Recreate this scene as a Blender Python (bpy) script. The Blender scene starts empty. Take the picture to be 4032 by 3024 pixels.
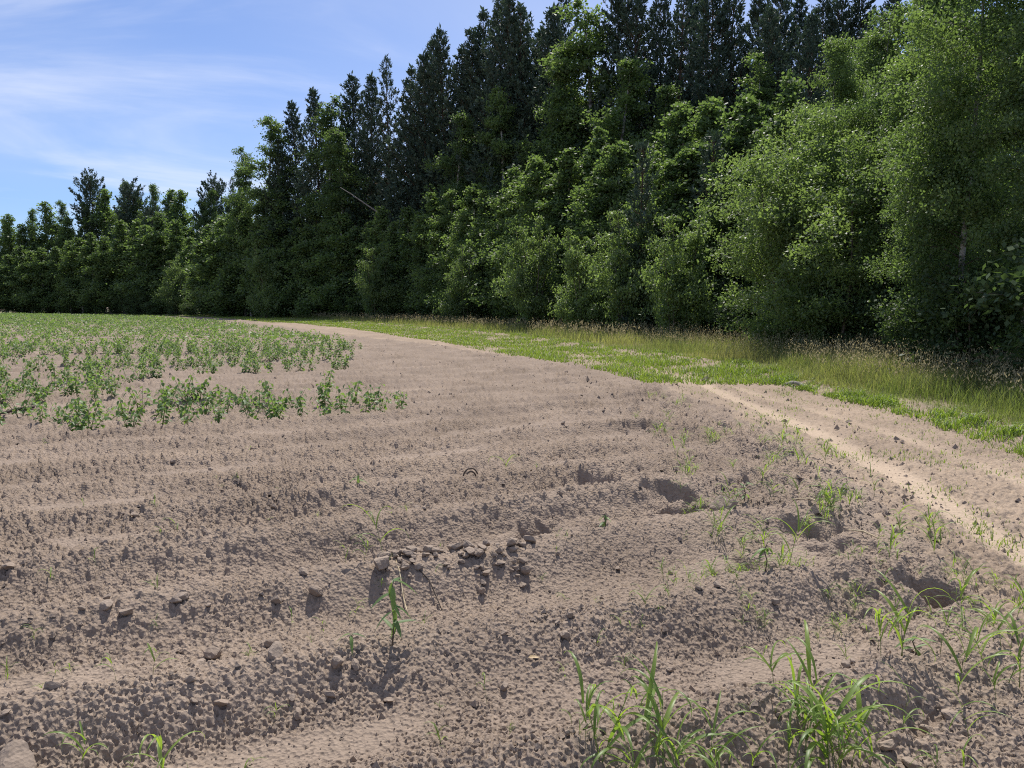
import bpy, math, random, time
import numpy as np
from mathutils import Vector, Matrix, Euler

T0 = time.time()
scene = bpy.context.scene
COL = scene.collection
R = math.radians

# ------------------------------------------------------------------ camera
CAM_H = 1.6
PITCH = R(5.9)
FPX = 3028.0                      # focal length in pixels of the 4032 px wide photograph
cam_d = bpy.data.cameras.new('camera')
cam_d.sensor_width = 36.0
cam_d.lens = FPX / 4032 * 36.0
cam_d.clip_start = 0.05
cam_d.clip_end = 3000
cam = bpy.data.objects.new('camera', cam_d)
COL.objects.link(cam)
cam.location = (0, 0, CAM_H)
cam.rotation_euler = (math.pi / 2 - PITCH, 0, 0)
scene.camera = cam

# ------------------------------------------------------------------ sky and sun
SUN_AZ, SUN_EL = R(6), R(56)     # azimuth from +Y towards +X
world = bpy.data.worlds.new('World')
scene.world = world
world.use_nodes = True
nt = world.node_tree
nt.nodes.clear()
N = nt.nodes.new
L = nt.links.new
sky = N('ShaderNodeTexSky')
sky.sky_type = 'NISHITA'
sky.sun_disc = False
sky.sun_elevation = SUN_EL
sky.sun_rotation = SUN_AZ
sky.air_density = 1.0
sky.dust_density = 0.25
sky.ozone_density = 2.5
tc = N('ShaderNodeTexCoord')
sep = N('ShaderNodeSeparateXYZ')
L(tc.outputs['Generated'], sep.inputs[0])
def wmath(op, a, b=None):
    n = N('ShaderNodeMath'); n.operation = op
    for i, v in enumerate((a, b)):
        if v is None: continue
        if isinstance(v, (int, float)): n.inputs[i].default_value = v
        else: L(v, n.inputs[i])
    return n.outputs[0]
zc = wmath('ADD', wmath('MAXIMUM', sep.outputs['Z'], 0.0), 0.10)
px_ = wmath('DIVIDE', sep.outputs['X'], zc)
py_ = wmath('DIVIDE', sep.outputs['Y'], zc)
comb = N('ShaderNodeCombineXYZ')
L(px_, comb.inputs[0]); L(py_, comb.inputs[1])
def cloud(scale, loc, stretch, det, rough, lo, hi, rot=0.0, dist=0.0):
    mp = N('ShaderNodeMapping')
    mp.inputs['Location'].default_value = loc
    mp.inputs['Rotation'].default_value = (0, 0, rot)
    mp.inputs['Scale'].default_value = stretch
    L(comb.outputs[0], mp.inputs[0])
    nz = N('ShaderNodeTexNoise')
    nz.inputs['Scale'].default_value = scale
    nz.inputs['Detail'].default_value = det
    nz.inputs['Roughness'].default_value = rough
    nz.inputs['Distortion'].default_value = dist
    L(mp.outputs[0], nz.inputs['Vector'])
    mr = N('ShaderNodeMapRange')
    mr.interpolation_type = 'SMOOTHSTEP'
    mr.inputs['From Min'].default_value = lo
    mr.inputs['From Max'].default_value = hi
    L(nz.outputs['Fac'], mr.inputs['Value'])
    return mr.outputs[0]
streaks = cloud(0.55, (2.85, -0.29, 0), (1.0, 1.35, 1), 7, 0.58, 0.44, 0.74, R(25), 0.8)
veil = cloud(0.22, (0.3, 3.1, 0), (1.0, 1.0, 1), 3, 0.5, 0.36, 0.70, 0.0, 0.3)
c1 = wmath('MULTIPLY', streaks, 0.62)
c2 = wmath('MULTIPLY', veil, 0.40)
cm = wmath('SUBTRACT', 1.0, wmath('MULTIPLY', wmath('SUBTRACT', 1.0, c1), wmath('SUBTRACT', 1.0, c2)))
mix = N('ShaderNodeMix'); mix.data_type = 'RGBA'
L(cm, mix.inputs['Factor'])
mix.inputs[7].default_value = (10.0, 10.3, 11.4, 1)
bg = N('ShaderNodeBackground')
bg.inputs['Strength'].default_value = 0.085
tint = N('ShaderNodeMix'); tint.data_type = 'RGBA'; tint.blend_type = 'MULTIPLY'; tint.inputs['Factor'].default_value = 1.0
L(sky.outputs[0], tint.inputs[6]); tint.inputs[7].default_value = (0.78, 0.95, 1.30, 1)   # clear northern summer air, bluer than the model's default
L(tint.outputs[2], mix.inputs[6])
L(mix.outputs[2], bg.inputs['Color'])
wo = N('ShaderNodeOutputWorld')
L(bg.outputs[0], wo.inputs['Surface'])

sun_d = bpy.data.lights.new('sun', 'SUN')
sun_d.energy = 4.9
sun_d.angle = R(0.55)
sun_d.color = (1.0, 0.945, 0.86)
sun = bpy.data.objects.new('sun', sun_d)
COL.objects.link(sun)
SV = Vector((math.sin(SUN_AZ) * math.cos(SUN_EL), math.cos(SUN_AZ) * math.cos(SUN_EL), math.sin(SUN_EL)))
sun.rotation_euler = (-SV).to_track_quat('-Z', 'Y').to_euler()
sun.location = (0, 0, 30)

scene.render.engine = 'CYCLES'
vs = scene.view_settings
vs.view_transform = 'Standard'
vs.look = 'None'
vs.gamma = 1.0
vs.exposure = 0.22
vs.use_curve_mapping = False
cy = scene.cycles
cy.max_bounces = 8
cy.diffuse_bounces = 5
cy.glossy_bounces = 2
cy.transmission_bounces = 4
cy.use_denoising = False          # keep the fine grain of soil and leaves
cy.filter_width = 1.1
cy.sample_clamp_indirect = 4.0
cy.caustics_reflective = False
cy.caustics_refractive = False

# ------------------------------------------------------------------ numeric helpers
def px(u, v, h=CAM_H):
    """pixel of the 4032x3024 photograph -> point on the ground plane"""
    dx = (u - 2016) / FPX
    dz = -(v - 1512) / FPX
    y = math.cos(PITCH) + dz * math.sin(PITCH)
    z = -math.sin(PITCH) + dz * math.cos(PITCH)
    t = h / -z
    return dx * t, y * t

def top_at(u, v, Y):
    """world X and Z of a tree tip seen at pixel (u, v) that stands Y metres out"""
    dx = (u - 2016) / FPX
    dz = -(v - 1512) / FPX
    y = math.cos(PITCH) + dz * math.sin(PITCH)
    z = -math.sin(PITCH) + dz * math.cos(PITCH)
    t = Y / y
    return dx * t, CAM_H + z * t

def _hash(ix, iy, seed):
    n = (ix.astype(np.int64) * 374761393 + iy.astype(np.int64) * 668265263 + seed * 982451653) & 0xFFFFFFFF
    n = ((n ^ (n >> 13)) * 1274126177) & 0xFFFFFFFF
    n = ((n ^ (n >> 16)) * 2246822519) & 0xFFFFFFFF
    return ((n ^ (n >> 15)) & 0xFFFFFF) / float(0xFFFFFF)

def perlin(x, y, seed=0):
    x = np.asarray(x, float); y = np.asarray(y, float)
    ix = np.floor(x); iy = np.floor(y)
    fx = x - ix; fy = y - iy
    ux = fx * fx * fx * (fx * (fx * 6 - 15) + 10)
    uy = fy * fy * fy * (fy * (fy * 6 - 15) + 10)
    def g(a, b):
        an = _hash(ix + a, iy + b, seed) * 2 * math.pi
        return np.cos(an) * (fx - a) + np.sin(an) * (fy - b)
    n0 = g(0, 0) + ux * (g(1, 0) - g(0, 0))
    n1 = g(0, 1) + ux * (g(1, 1) - g(0, 1))
    return (n0 + uy * (n1 - n0)) * 1.5

def worley(x, y, seed=0):
    ix = np.floor(x); iy = np.floor(y)
    f1 = np.full(np.shape(x), 9.0)
    cid = np.zeros(np.shape(x))
    for a in (-1, 0, 1):
        for b in (-1, 0, 1):
            jx = ix + a; jy = iy + b
            hx = _hash(jx, jy, seed); hy = _hash(jx, jy, seed + 7)
            d = np.hypot(jx + 0.15 + 0.7 * hx - x, jy + 0.15 + 0.7 * hy - y)
            m = d < f1
            f1 = np.where(m, d, f1)
            cid = np.where(m, _hash(jx, jy, seed + 13), cid)
    return f1, cid

def sstep(a, b, x):
    t = np.clip((x - a) / (b - a), 0, 1)
    return t * t * (3 - 2 * t)

def make_mesh(name, V, faces, mats, attrs=None, smooth=False, mat_index=None):
    """faces: list of int arrays (n,3) or (n,4)"""
    me = bpy.data.meshes.new(name)
    if not isinstance(faces, (list, tuple)): faces = [faces]
    faces = [f for f in faces if len(f)]
    V = np.asarray(V, np.float32)
    me.vertices.add(len(V))
    me.vertices.foreach_set('co', V.ravel())
    loops = np.concatenate([f.ravel() for f in faces]).astype(np.int32)
    cnt = np.concatenate([np.full(len(f), f.shape[1]) for f in faces]).astype(np.int32)
    start = np.concatenate([[0], np.cumsum(cnt)[:-1]]).astype(np.int32)
    me.loops.add(len(loops)); me.loops.foreach_set('vertex_index', loops)
    me.polygons.add(len(cnt))
    me.polygons.foreach_set('loop_start', start)
    me.polygons.foreach_set('loop_total', cnt)
    me.polygons.foreach_set('use_smooth', np.full(len(cnt), bool(smooth)))
    for m in (mats if isinstance(mats, (list, tuple)) else [mats]):
        me.materials.append(m)
    if mat_index is not None:
        me.polygons.foreach_set('material_index', np.asarray(mat_index, np.int32))
    for k, a in (attrs or {}).items():
        at = me.attributes.new(k, 'FLOAT', 'POINT')
        at.data.foreach_set('value', np.asarray(a, np.float32))
    me.update(calc_edges=True)
    return me

def link(name, data, parent=None, loc=None, rot=None, scl=None):
    o = bpy.data.objects.new(name, data)
    COL.objects.link(o)
    if parent is not None: o.parent = parent
    if loc is not None: o.location = loc
    if rot is not None: o.rotation_euler = rot
    if scl is not None: o.scale = scl if isinstance(scl, (tuple, list)) else (scl,) * 3
    return o

def tag(o, label, cat, group=None, kind=None):
    o['label'] = label; o['category'] = cat
    if group: o['group'] = group
    if kind: o['kind'] = kind
    return o

class Geo:
    """collects pieces of geometry with one float per vertex"""
    def __init__(self): self.v = []; self.q = []; self.t = []; self.a = []; self.n = 0; self.qm = []; self.tm = []
    def add(self, V, Q=None, T=None, a=0.5, mi=0):
        V = np.asarray(V, float)
        self.v.append(V)
        self.a.append(np.broadcast_to(np.asarray(a, float), (len(V),)))
        if Q is not None and len(Q):
            self.q.append(np.asarray(Q) + self.n); self.qm.append(np.full(len(Q), mi))
        if T is not None and len(T):
            self.t.append(np.asarray(T) + self.n); self.tm.append(np.full(len(T), mi))
        self.n += len(V)
    def mesh(self, name, mats, smooth=False):
        V = np.concatenate(self.v)
        f = []; mi = []
        if self.q: f.append(np.concatenate(self.q)); mi.append(np.concatenate(self.qm))
        if self.t: f.append(np.concatenate(self.t)); mi.append(np.concatenate(self.tm))
        return make_mesh(name, V, f, mats, {'var': np.concatenate(self.a)}, smooth, np.concatenate(mi))

def tube(P, rad, sides=6, cap=True):
    """tapered tube along points P with radii rad -> V, Q, T"""
    P = np.asarray(P, float); n = len(P)
    rad = np.asarray(rad, float)
    tan = np.gradient(P, axis=0)
    tan /= np.linalg.norm(tan, axis=1, keepdims=True) + 1e-9
    up = np.array([0.0, 0, 1]) if abs(tan[0][2]) < 0.9 else np.array([1.0, 0, 0])
    a = np.cross(tan, up); a /= np.linalg.norm(a, axis=1, keepdims=True) + 1e-9
    b = np.cross(tan, a)
    an = np.arange(sides) / sides * 2 * math.pi
    V = (P[:, None, :] + rad[:, None, None] * (np.cos(an)[None, :, None] * a[:, None, :] + np.sin(an)[None, :, None] * b[:, None, :])).reshape(-1, 3)
    i = np.arange(n - 1)[:, None] * sides; j = np.arange(sides)[None, :]; k = (np.arange(sides)[None, :] + 1) % sides
    Q = np.stack([i + j, i + k, i + sides + k, i + sides + j], -1).reshape(-1, 4)
    T = np.zeros((0, 3), int)
    if cap:
        V = np.concatenate([V, P[:1], P[-1:]])
        c0, c1 = n * sides, n * sides + 1
        e = (n - 1) * sides
        T = np.array([[c0, (m + 1) % sides, m] for m in range(sides)] + [[c1, e + m, e + (m + 1) % sides] for m in range(sides)])
    return V, Q, T

# ------------------------------------------------------------------ materials
def new_mat(name):
    m = bpy.data.materials.new(name)
    m.use_nodes = True
    m.node_tree.nodes.clear()
    return m, m.node_tree.nodes.new, m.node_tree.links.new

def leaf_mat(name, dark, light, transl, tr_fac=0.42, rough=0.42, spec=0.5, vein=0.0):
    m, N, L = new_mat(name)
    at = N('ShaderNodeAttribute'); at.attribute_name = 'var'
    oi = N('ShaderNodeObjectInfo')
    geo = N('ShaderNodeNewGeometry')
    nz = N('ShaderNodeTexNoise'); nz.inputs['Scale'].default_value = 0.9; nz.inputs['Detail'].default_value = 3
    L(geo.outputs['Position'], nz.inputs['Vector'])
    add = N('ShaderNodeMath'); add.operation = 'MULTIPLY_ADD'
    L(nz.outputs['Fac'], add.inputs[0]); add.inputs[1].default_value = 0.7; add.inputs[2].default_value = -0.35
    add2 = N('ShaderNodeMath'); add2.operation = 'ADD'
    L(at.outputs['Fac'], add2.inputs[0]); L(add.outputs[0], add2.inputs[1])
    add3 = N('ShaderNodeMath'); add3.operation = 'MULTIPLY_ADD'; add3.use_clamp = True
    L(oi.outputs['Random'], add3.inputs[0]); add3.inputs[1].default_value = 0.4
    sub = N('ShaderNodeMath'); sub.operation = 'SUBTRACT'
    L(add2.outputs[0], sub.inputs[0]); sub.inputs[1].default_value = 0.2
    L(sub.outputs[0], add3.inputs[2])
    mx = N('ShaderNodeMix'); mx.data_type = 'RGBA'
    L(add3.outputs[0], mx.inputs['Factor'])
    mx.inputs[6].default_value = (*dark, 1); mx.inputs[7].default_value = (*light, 1)
    pb = N('ShaderNodeBsdfPrincipled')
    L(mx.outputs[2], pb.inputs['Base Color'])
    pb.inputs['Roughness'].default_value = rough
    pb.inputs['Specular IOR Level'].default_value = spec
    tr = N('ShaderNodeBsdfTranslucent')
    mt = N('ShaderNodeMix'); mt.data_type = 'RGBA'; mt.blend_type = 'MULTIPLY'; mt.inputs['Factor'].default_value = 1.0
    L(mx.outputs[2], mt.inputs[6]); mt.inputs[7].default_value = (*transl, 1)
    L(mt.outputs[2], tr.inputs['Color'])
    ms = N('ShaderNodeMixShader'); ms.inputs[0].default_value = tr_fac
    L(pb.outputs[0], ms.inputs[1]); L(tr.outputs[0], ms.inputs[2])
    out = N('ShaderNodeOutputMaterial'); L(ms.outputs[0], out.inputs['Surface'])
    return m

M = {}
M['birch_leaf'] = leaf_mat('birch_leaf', (0.068, 0.108, 0.056), (0.160, 0.225, 0.098), (1.6, 1.7, 0.75), 0.48, 0.50, 0.22)
M['willow_leaf'] = leaf_mat('willow_leaf', (0.084, 0.126, 0.064), (0.185, 0.250, 0.115), (1.6, 1.7, 0.75), 0.48, 0.48, 0.25)
M['pine_needle'] = leaf_mat('pine_needle', (0.045, 0.075, 0.055), (0.098, 0.142, 0.096), (1.0, 1.1, 0.7), 0.18, 0.6, 0.3)
M['bean_leaf'] = leaf_mat('bean_leaf', (0.10, 0.165, 0.065), (0.20, 0.29, 0.105), (1.5, 1.6, 0.7), 0.42, 0.50, 0.32)
M['grass_blade'] = leaf_mat('grass_blade', (0.14, 0.22, 0.06), (0.26, 0.36, 0.10), (1.6, 1.6, 0.5), 0.5, 0.42, 0.4)
M['verge_grass'] = leaf_mat('verge_grass', (0.135, 0.185, 0.060), (0.32, 0.31, 0.15), (1.45, 1.5, 0.8), 0.50, 0.6, 0.25)
M['verge_seed'] = leaf_mat('verge_seed', (0.32, 0.28, 0.17), (0.50, 0.45, 0.29), (1.1, 1.05, 0.9), 0.42, 0.8, 0.1)
M['low_weed'] = leaf_mat('low_weed', (0.14, 0.21, 0.045), (0.25, 0.31, 0.085), (1.5, 1.6, 0.6), 0.42, 0.5, 0.4)
M['undergrowth'] = leaf_mat('undergrowth', (0.045, 0.075, 0.036), (0.095, 0.140, 0.062), (1.4, 1.5, 0.7), 0.38, 0.5, 0.2)

def bark_mat(name, c0, c1, scale, dark=None, zs=1.0, bump=0.4):
    m, N, L = new_mat(name)
    tcn = N('ShaderNodeTexCoord')
    mp = N('ShaderNodeMapping'); mp.inputs['Scale'].default_value = (1, 1, zs)
    L(tcn.outputs['Object'], mp.inputs[0])
    nz = N('ShaderNodeTexNoise'); nz.inputs['Scale'].default_value = scale; nz.inputs['Detail'].default_value = 5
    L(mp.outputs[0], nz.inputs['Vector'])
    cr = N('ShaderNodeValToRGB')
    cr.color_ramp.elements[0].position = 0.38; cr.color_ramp.elements[0].color = (*c0, 1)
    cr.color_ramp.elements[1].position = 0.60; cr.color_ramp.elements[1].color = (*c1, 1)
    L(nz.outputs['Fac'], cr.inputs[0])
    pb = N('ShaderNodeBsdfPrincipled'); pb.inputs['Roughness'].default_value = 0.85
    pb.inputs['Specular IOR Level'].default_value = 0.2
    L(cr.outputs[0], pb.inputs['Base Color'])
    bp = N('ShaderNodeBump'); bp.inputs['Strength'].default_value = bump; bp.inputs['Distance'].default_value = 0.02
    L(nz.outputs['Fac'], bp.inputs['Height']); L(bp.outputs[0], pb.inputs['Normal'])
    out = N('ShaderNodeOutputMaterial'); L(pb.outputs[0], out.inputs['Surface'])
    return m
M['birch_bark'] = bark_mat('birch_bark', (0.10, 0.09, 0.075), (0.52, 0.49, 0.44), 5.0, zs=0.6)
M['twig_bark'] = bark_mat('twig_bark', (0.07, 0.055, 0.04), (0.17, 0.14, 0.11), 9.0)
M['pine_bark'] = bark_mat('pine_bark', (0.055, 0.04, 0.03), (0.17, 0.105, 0.065), 4.0, zs=0.4)
M['dead_wood'] = bark_mat('dead_wood', (0.13, 0.115, 0.10), (0.30, 0.275, 0.245), 12.0, zs=0.3)
M['dark_wood'] = bark_mat('dark_wood', (0.025, 0.02, 0.017), (0.10, 0.08, 0.065), 25.0)
M['rust'] = bark_mat('rust', (0.06, 0.045, 0.035), (0.16, 0.125, 0.095), 60.0, bump=0.2)
M['dry_leaf'] = bark_mat('dry_leaf', (0.34, 0.25, 0.14), (0.52, 0.40, 0.25), 40.0, bump=0.1)
M['straw'] = bark_mat('straw', (0.40, 0.32, 0.20), (0.60, 0.50, 0.33), 30.0, bump=0.1)
M['stem'] = bark_mat('stem', (0.10, 0.15, 0.04), (0.20, 0.24, 0.08), 30.0, bump=0.1)

def soil_mat(name, c_a, c_b, c_c, bump_vor=0.5, bump_fine=0.5, vor=52.0, streak=False):
    m, N, L = new_mat(name)
    geo = N('ShaderNodeNewGeometry')
    at = N('ShaderNodeAttribute'); at.attribute_name = 'var'
    n1 = N('ShaderNodeTexNoise'); n1.inputs['Scale'].default_value = 0.8; n1.inputs['Detail'].default_value = 6; n1.inputs['Roughness'].default_value = 0.6
    n2 = N('ShaderNodeTexNoise'); n2.inputs['Scale'].default_value = 45.0; n2.inputs['Detail'].default_value = 5; n2.inputs['Roughness'].default_value = 0.7
    L(geo.outputs['Position'], n1.inputs['Vector']); L(geo.outputs['Position'], n2.inputs['Vector'])
    mx = N('ShaderNodeMix'); mx.data_type = 'RGBA'
    mr = N('ShaderNodeMapRange'); mr.inputs['From Min'].default_value = 0.32; mr.inputs['From Max'].default_value = 0.68
    L(n1.outputs['Fac'], mr.inputs['Value']); L(mr.outputs[0], mx.inputs['Factor'])
    mx.inputs[6].default_value = (*c_a, 1); mx.inputs[7].default_value = (*c_b, 1)
    mx2 = N('ShaderNodeMix'); mx2.data_type = 'RGBA'
    L(at.outputs['Fac'], mx2.inputs['Factor']); L(mx.outputs[2], mx2.inputs[6]); mx2.inputs[7].default_value = (*c_c, 1)
    # grain
    gr = N('ShaderNodeMapRange'); gr.inputs['From Min'].default_value = 0.3; gr.inputs['From Max'].default_value = 0.7
    gr.inputs['To Min'].default_value = 0.80; gr.inputs['To Max'].default_value = 1.18
    L(n2.outputs['Fac'], gr.inputs['Value'])
    mu = N('ShaderNodeVectorMath'); mu.operation = 'SCALE'
    L(mx2.outputs[2], mu.inputs[0]); L(gr.outputs[0], mu.inputs['Scale'])
    pb = N('ShaderNodeBsdfPrincipled'); pb.inputs['Roughness'].default_value = 0.95
    pb.inputs['Specular IOR Level'].default_value = 0.12
    L(mu.outputs[0], pb.inputs['Base Color'])
    vo = N('ShaderNodeTexVoronoi'); vo.inputs['Scale'].default_value = vor; vo.feature = 'F1'
    L(geo.outputs['Position'], vo.inputs['Vector'])
    b1 = N('ShaderNodeBump'); b1.inputs['Strength'].default_value = bump_vor; b1.inputs['Distance'].default_value = 0.012
    L(vo.outputs['Distance'], b1.inputs['Height'])
    b2 = N('ShaderNodeBump'); b2.inputs['Strength'].default_value = bump_fine; b2.inputs['Distance'].default_value = 0.006
    L(n2.outputs['Fac'], b2.inputs['Height']); L(b1.outputs[0], b2.inputs['Normal'])
    L(b2.outputs[0], pb.inputs['Normal'])
    out = N('ShaderNodeOutputMaterial'); L(pb.outputs[0], out.inputs['Surface'])
    return m
SOIL_A, SOIL_B = (0.215, 0.167, 0.130), (0.290, 0.228, 0.180)
TAN = (0.52, 0.405, 0.295)
M['soil'] = soil_mat('soil', SOIL_A, SOIL_B, (0.33, 0.260, 0.203), 0.8, 0.6, 52)
M['track_soil'] = soil_mat('track_soil', (0.255, 0.196, 0.147), (0.325, 0.252, 0.190), (0.43, 0.335, 0.246), 0.5, 0.8, 34)
M['verge_soil'] = soil_mat('verge_soil', (0.20, 0.17, 0.11), (0.28, 0.23, 0.15), (0.12, 0.13, 0.05), 0.3, 0.6, 25)
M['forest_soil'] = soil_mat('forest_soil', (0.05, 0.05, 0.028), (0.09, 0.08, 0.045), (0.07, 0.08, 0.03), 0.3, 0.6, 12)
M['clod'] = soil_mat('clod', (0.215, 0.167, 0.130), (0.28, 0.222, 0.176), (0.33, 0.266, 0.212), 0.25, 0.45, 70)

# ------------------------------------------------------------------ layout of the place (world X as a function of Y)
def curve(pts):
    ys = np.array([p[1] for p in pts]); xs = np.array([p[0] for p in pts])
    return lambda y: np.interp(y, ys, xs)
XL = curve([(1.9, -30), (2.15, 0), (2.35, 2.5), (2.5, 3.9), (3.0, 6.4), (3.25, 8.7), (3.2, 11.5), (2.9, 16.1), (2.2, 19.0), (0.4, 23.5), (-3.2, 30.5), (-10.8, 44.0), (-26.5, 77.6), (-40, 100), (-90, 140), (-140, 170)])
XR = curve([(5.6, -30), (5.7, 0), (5.89, 8.7), (6.1, 11), (5.9, 14.6), (5.5, 17.9), (4.5, 21), (3.0, 25), (-1.0, 36), (-8.6, 54), (-23, 80), (-35, 99), (-88, 141), (-138, 171)])
XG = curve([(6.3, -30), (6.35, 0), (6.4, 9.4), (6.3, 12.7), (6.0, 16.7), (5.7, 20.2), (4.1, 25.5), (-0.2, 40.3), (-7.8, 56.8), (-22.3, 83), (-34, 101), (-87, 142), (-137, 172)])
XF = curve([(9.0, -30), (9.0, 0), (9.0, 14), (9.6, 21), (9.1, 28), (6.6, 40), (0.2, 57), (-12.6, 78), (-28, 97), (-44, 107), (-85, 143), (-135, 174)])
XB = curve([(-0.6, 8), (-1.55, 11.75), (-4.3, 21.0), (-5.6, 30.0), (-7.9, 34.4), (-14.7, 48.3), (-25.7, 69), (-44.7, 96), (-85, 130), (-140, 165)])
ANG = R(22.6)
NX, NY = -math.sin(ANG), math.cos(ANG)      # across the furrows
TX, TY = math.cos(ANG), math.sin(ANG)       # along the furrows
ROW0, ROWS = 3.37, 1.03

# hollows in the field edge: pixel, radius, depth, softness
HOLES = []
for u, v, r, d in [(2560, 1592, .26, .10), (2310, 1632, .30, .09), (2190, 1690, .32, .06), (2520, 1692, .26, .10), (2960, 1765, .30, .13),
                   (2410, 1895, .26, .08), (2760, 2000, .20, .17), (2640, 1960, .22, .09), (2200, 2060, .26, .09), (2330, 2100, .2, .06), (3660, 2320, .17, .11),
                   (2050, 1460, .5, .10), (2280, 1510, .5, .10), (2140, 1500, .4, .08), (3330, 2150, .2, .07), (3180, 2080, .22, .07),
                   (2990, 2200, .24, .06), (3500, 2560, .10, .04), (3600, 2790, .12, .05), (2420, 1560, .3, .07)]:
    x, y = px(u, v)
    HOLES.append((x, y, r, d))

def ground(x, y, fine=True, want=False, spacing=None):
    x = np.asarray(x, float); y = np.asarray(y, float)
    xl, xr, xg, xf = XL(y), XR(y), XG(y), XF(y)
    wsoft = 0.25 + 0.0 * y
    e = 0.24 * perlin(x * 0.9, y * 0.9, 31) + 0.20 * perlin(x * 3.1, y * 3.1, 32)
    field = 1 - sstep(-0.35, 0.15, x - xl + e)
    track = sstep(-0.2, 0.2, x - xl + e) * (1 - sstep(-0.25, 0.2, x - xr + e))
    verge = sstep(-0.3, 0.4, x - xg + e)
    forest = sstep(-0.5, 1.0, x - xf + 2 * e)
    z = 0.05 * perlin(x * 0.13, y * 0.13, 1) + 0.03 * perlin(x * 0.4, y * 0.4, 2)
    # keep very far ground calm, a low rise of the field ahead
    s = x * NX + y * NY
    t = x * TX + y * TY
    sw = s + 0.16 * perlin(x * 0.33, y * 0.33, 3) + 0.07 * perlin(x * 1.2, y * 1.2, 4) + 0.025 * perlin(x * 4, y * 4, 41)
    ph = (sw - ROW0) / ROWS * 2 * math.pi
    c = 0.5 + 0.5 * np.cos(ph)
    ridge = np.power(np.clip(c, 0, 1), 1.7)
    headland = sstep(-1.0 - 1.3 * sstep(4.5, 7.0, y), -0.3, x - xl)
    amp = (0.07 + 0.13 * (1 - sstep(4.2, 8.0, s)) + 0.06 * perlin(t * 0.45, s * 0.9, 5)) * (1 - 0.65 * headland) * field
    z = z + amp * (ridge - 0.4)
    # clods and tumbled soil
    patch = sstep(-0.05, 0.40, perlin(x * 0.7, y * 0.9, 6)) * 0.6 + 0.18 * ridge + 0.15
    rough = np.clip(patch + 0.85 * headland * sstep(0.1, 0.5, perlin(x * 0.8, y * 0.8, 61) + 0.35), 0, 1.4) * field
    b1 = np.abs(perlin(x * 3.3, y * 3.3, 7)); b2 = np.abs(perlin(x * 7.3, y * 7.3, 8)); b3 = perlin(x * 15, y * 15, 9)
    z = z + rough * ((0.03 + 0.05 * headland) * (b1 - 0.2) + (0.020 + 0.022 * headland) * (b2 - 0.2) + 0.010 * b3)
    z = z + headland * field * 0.085 * perlin(x * 1.6, y * 1.6, 10)
    # hollows
    hol = np.zeros_like(z)
    hp1 = perlin(x * 4, y * 4, 11) + 0.6 * perlin(x * 10, y * 10, 111); hp2 = perlin(x * 4, y * 4, 12) + 0.6 * perlin(x * 10, y * 10, 112)
    for hx, hy, r, d in HOLES:
        dx = (x - hx) * 0.8 + 0.55 * r * hp1
        dy = (y - hy) * 1.2 + 0.55 * r * hp2
        q = np.hypot(dx, dy) / r
        hol = hol - d * (1 - sstep(0.35, 1.0, q)) + 0.28 * d * np.exp(-((q - 1.2) / 0.28) ** 2)
    z = z + hol
    # track: two smooth wheel lines and tyre-churned ground
    wl = np.interp(y, [0, 4.73, 6.0, 8.6, 11.5, 16.7, 22, 30, 60], [3.2, 3.36, 3.54, 3.80, 3.86, 3.86, 2.4, -1.0, -14.0])
    w2 = np.interp(y, [0, 6.8, 9.6, 12.4, 16.7, 22, 30, 60], [4.7, 4.68, 4.77, 4.52, 4.3, 3.1, 0.0, -12.9])
    wob = 0.05 * perlin(x * 0 + y * 0.8, y * 0, 14)
    g1 = np.exp(-((x - wl + wob) / (0.16 + 0.05 * perlin(x * 2, y * 2, 141))) ** 4); g2 = np.exp(-((x - w2 - wob) / 0.13) ** 4) * (0.45 + 0.4 * perlin(y * 0.6, x * 0, 15))
    wheel = np.clip(np.maximum(g1, g2), 0, 1) * track
    z = z - 0.045 * track * (1 - 0.3 * wheel) - 0.018 * wheel
    churn = track * (1 - wheel)
    ft, cid_t = worley(x / 0.06, y / 0.045, 172)
    z = z + churn * (0.018 * (cid_t > 0.4) * (1 - sstep(0.15, 0.5, ft)) + 0.04 * np.abs(perlin(x * 4, y * 6, 16)) + 0.034 * np.abs(perlin(x * 9, y * 15, 17)) + 0.016 * perlin(x * 24, y * 40, 171))
    z = z + wheel * 0.004 * np.sin((y + 0.7 * x) * 2 * math.pi / 0.05) * (0.5 + perlin(x * 3, y * 1.2, 18)) * (y < 7)
    # small bank between track and grass, forest floor
    bank = np.exp(-((x - xg + 0.25) / 0.35) ** 2)
    z = z + bank * (0.05 + 0.08 * np.abs(perlin(x * 2.6, y * 2.6, 19)))
    z = z + verge * 0.07 + forest * 0.12 * (1 + perlin(x * 0.3, y * 0.3, 20))
    silt = sstep(0.72, 0.98, 1 - c) * sstep(0.0, 0.35, perlin(x * 0.9 + 3.3, y * 0.9, 21) + 0.05) * field * (1 - headland)
    if fine:
        soil = np.clip(1 - verge, 0, 1)
        f1, cid = worley(x / 0.0195, y / 0.0195, 22)
        f2, cid2 = worley(x / 0.047, y / 0.047, 23)
        pit = -0.020 * (0.45 + 0.9 * cid) * (1 - sstep(0.10, 0.60, f1)) - 0.009 * (cid2 < 0.4) * (1 - sstep(0.1, 0.55, f2))
        far_ = sstep(4.2, 6.5, s)
        f3, cid3 = worley(x / 0.075 + 0.4 * perlin(x * 20, y * 20, 28), y / 0.075, 29)
        crumb = (0.012 + 0.014 * far_) * (cid2 > 0.5 - 0.2 * far_) * (1 - sstep(0.1, 0.5, f2)) * (0.35 + rough + 0.5 * far_) + far_ * 0.034 * (cid3 > 0.55) * cid3 * (1 - sstep(0.12, 0.5, f3))
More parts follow.
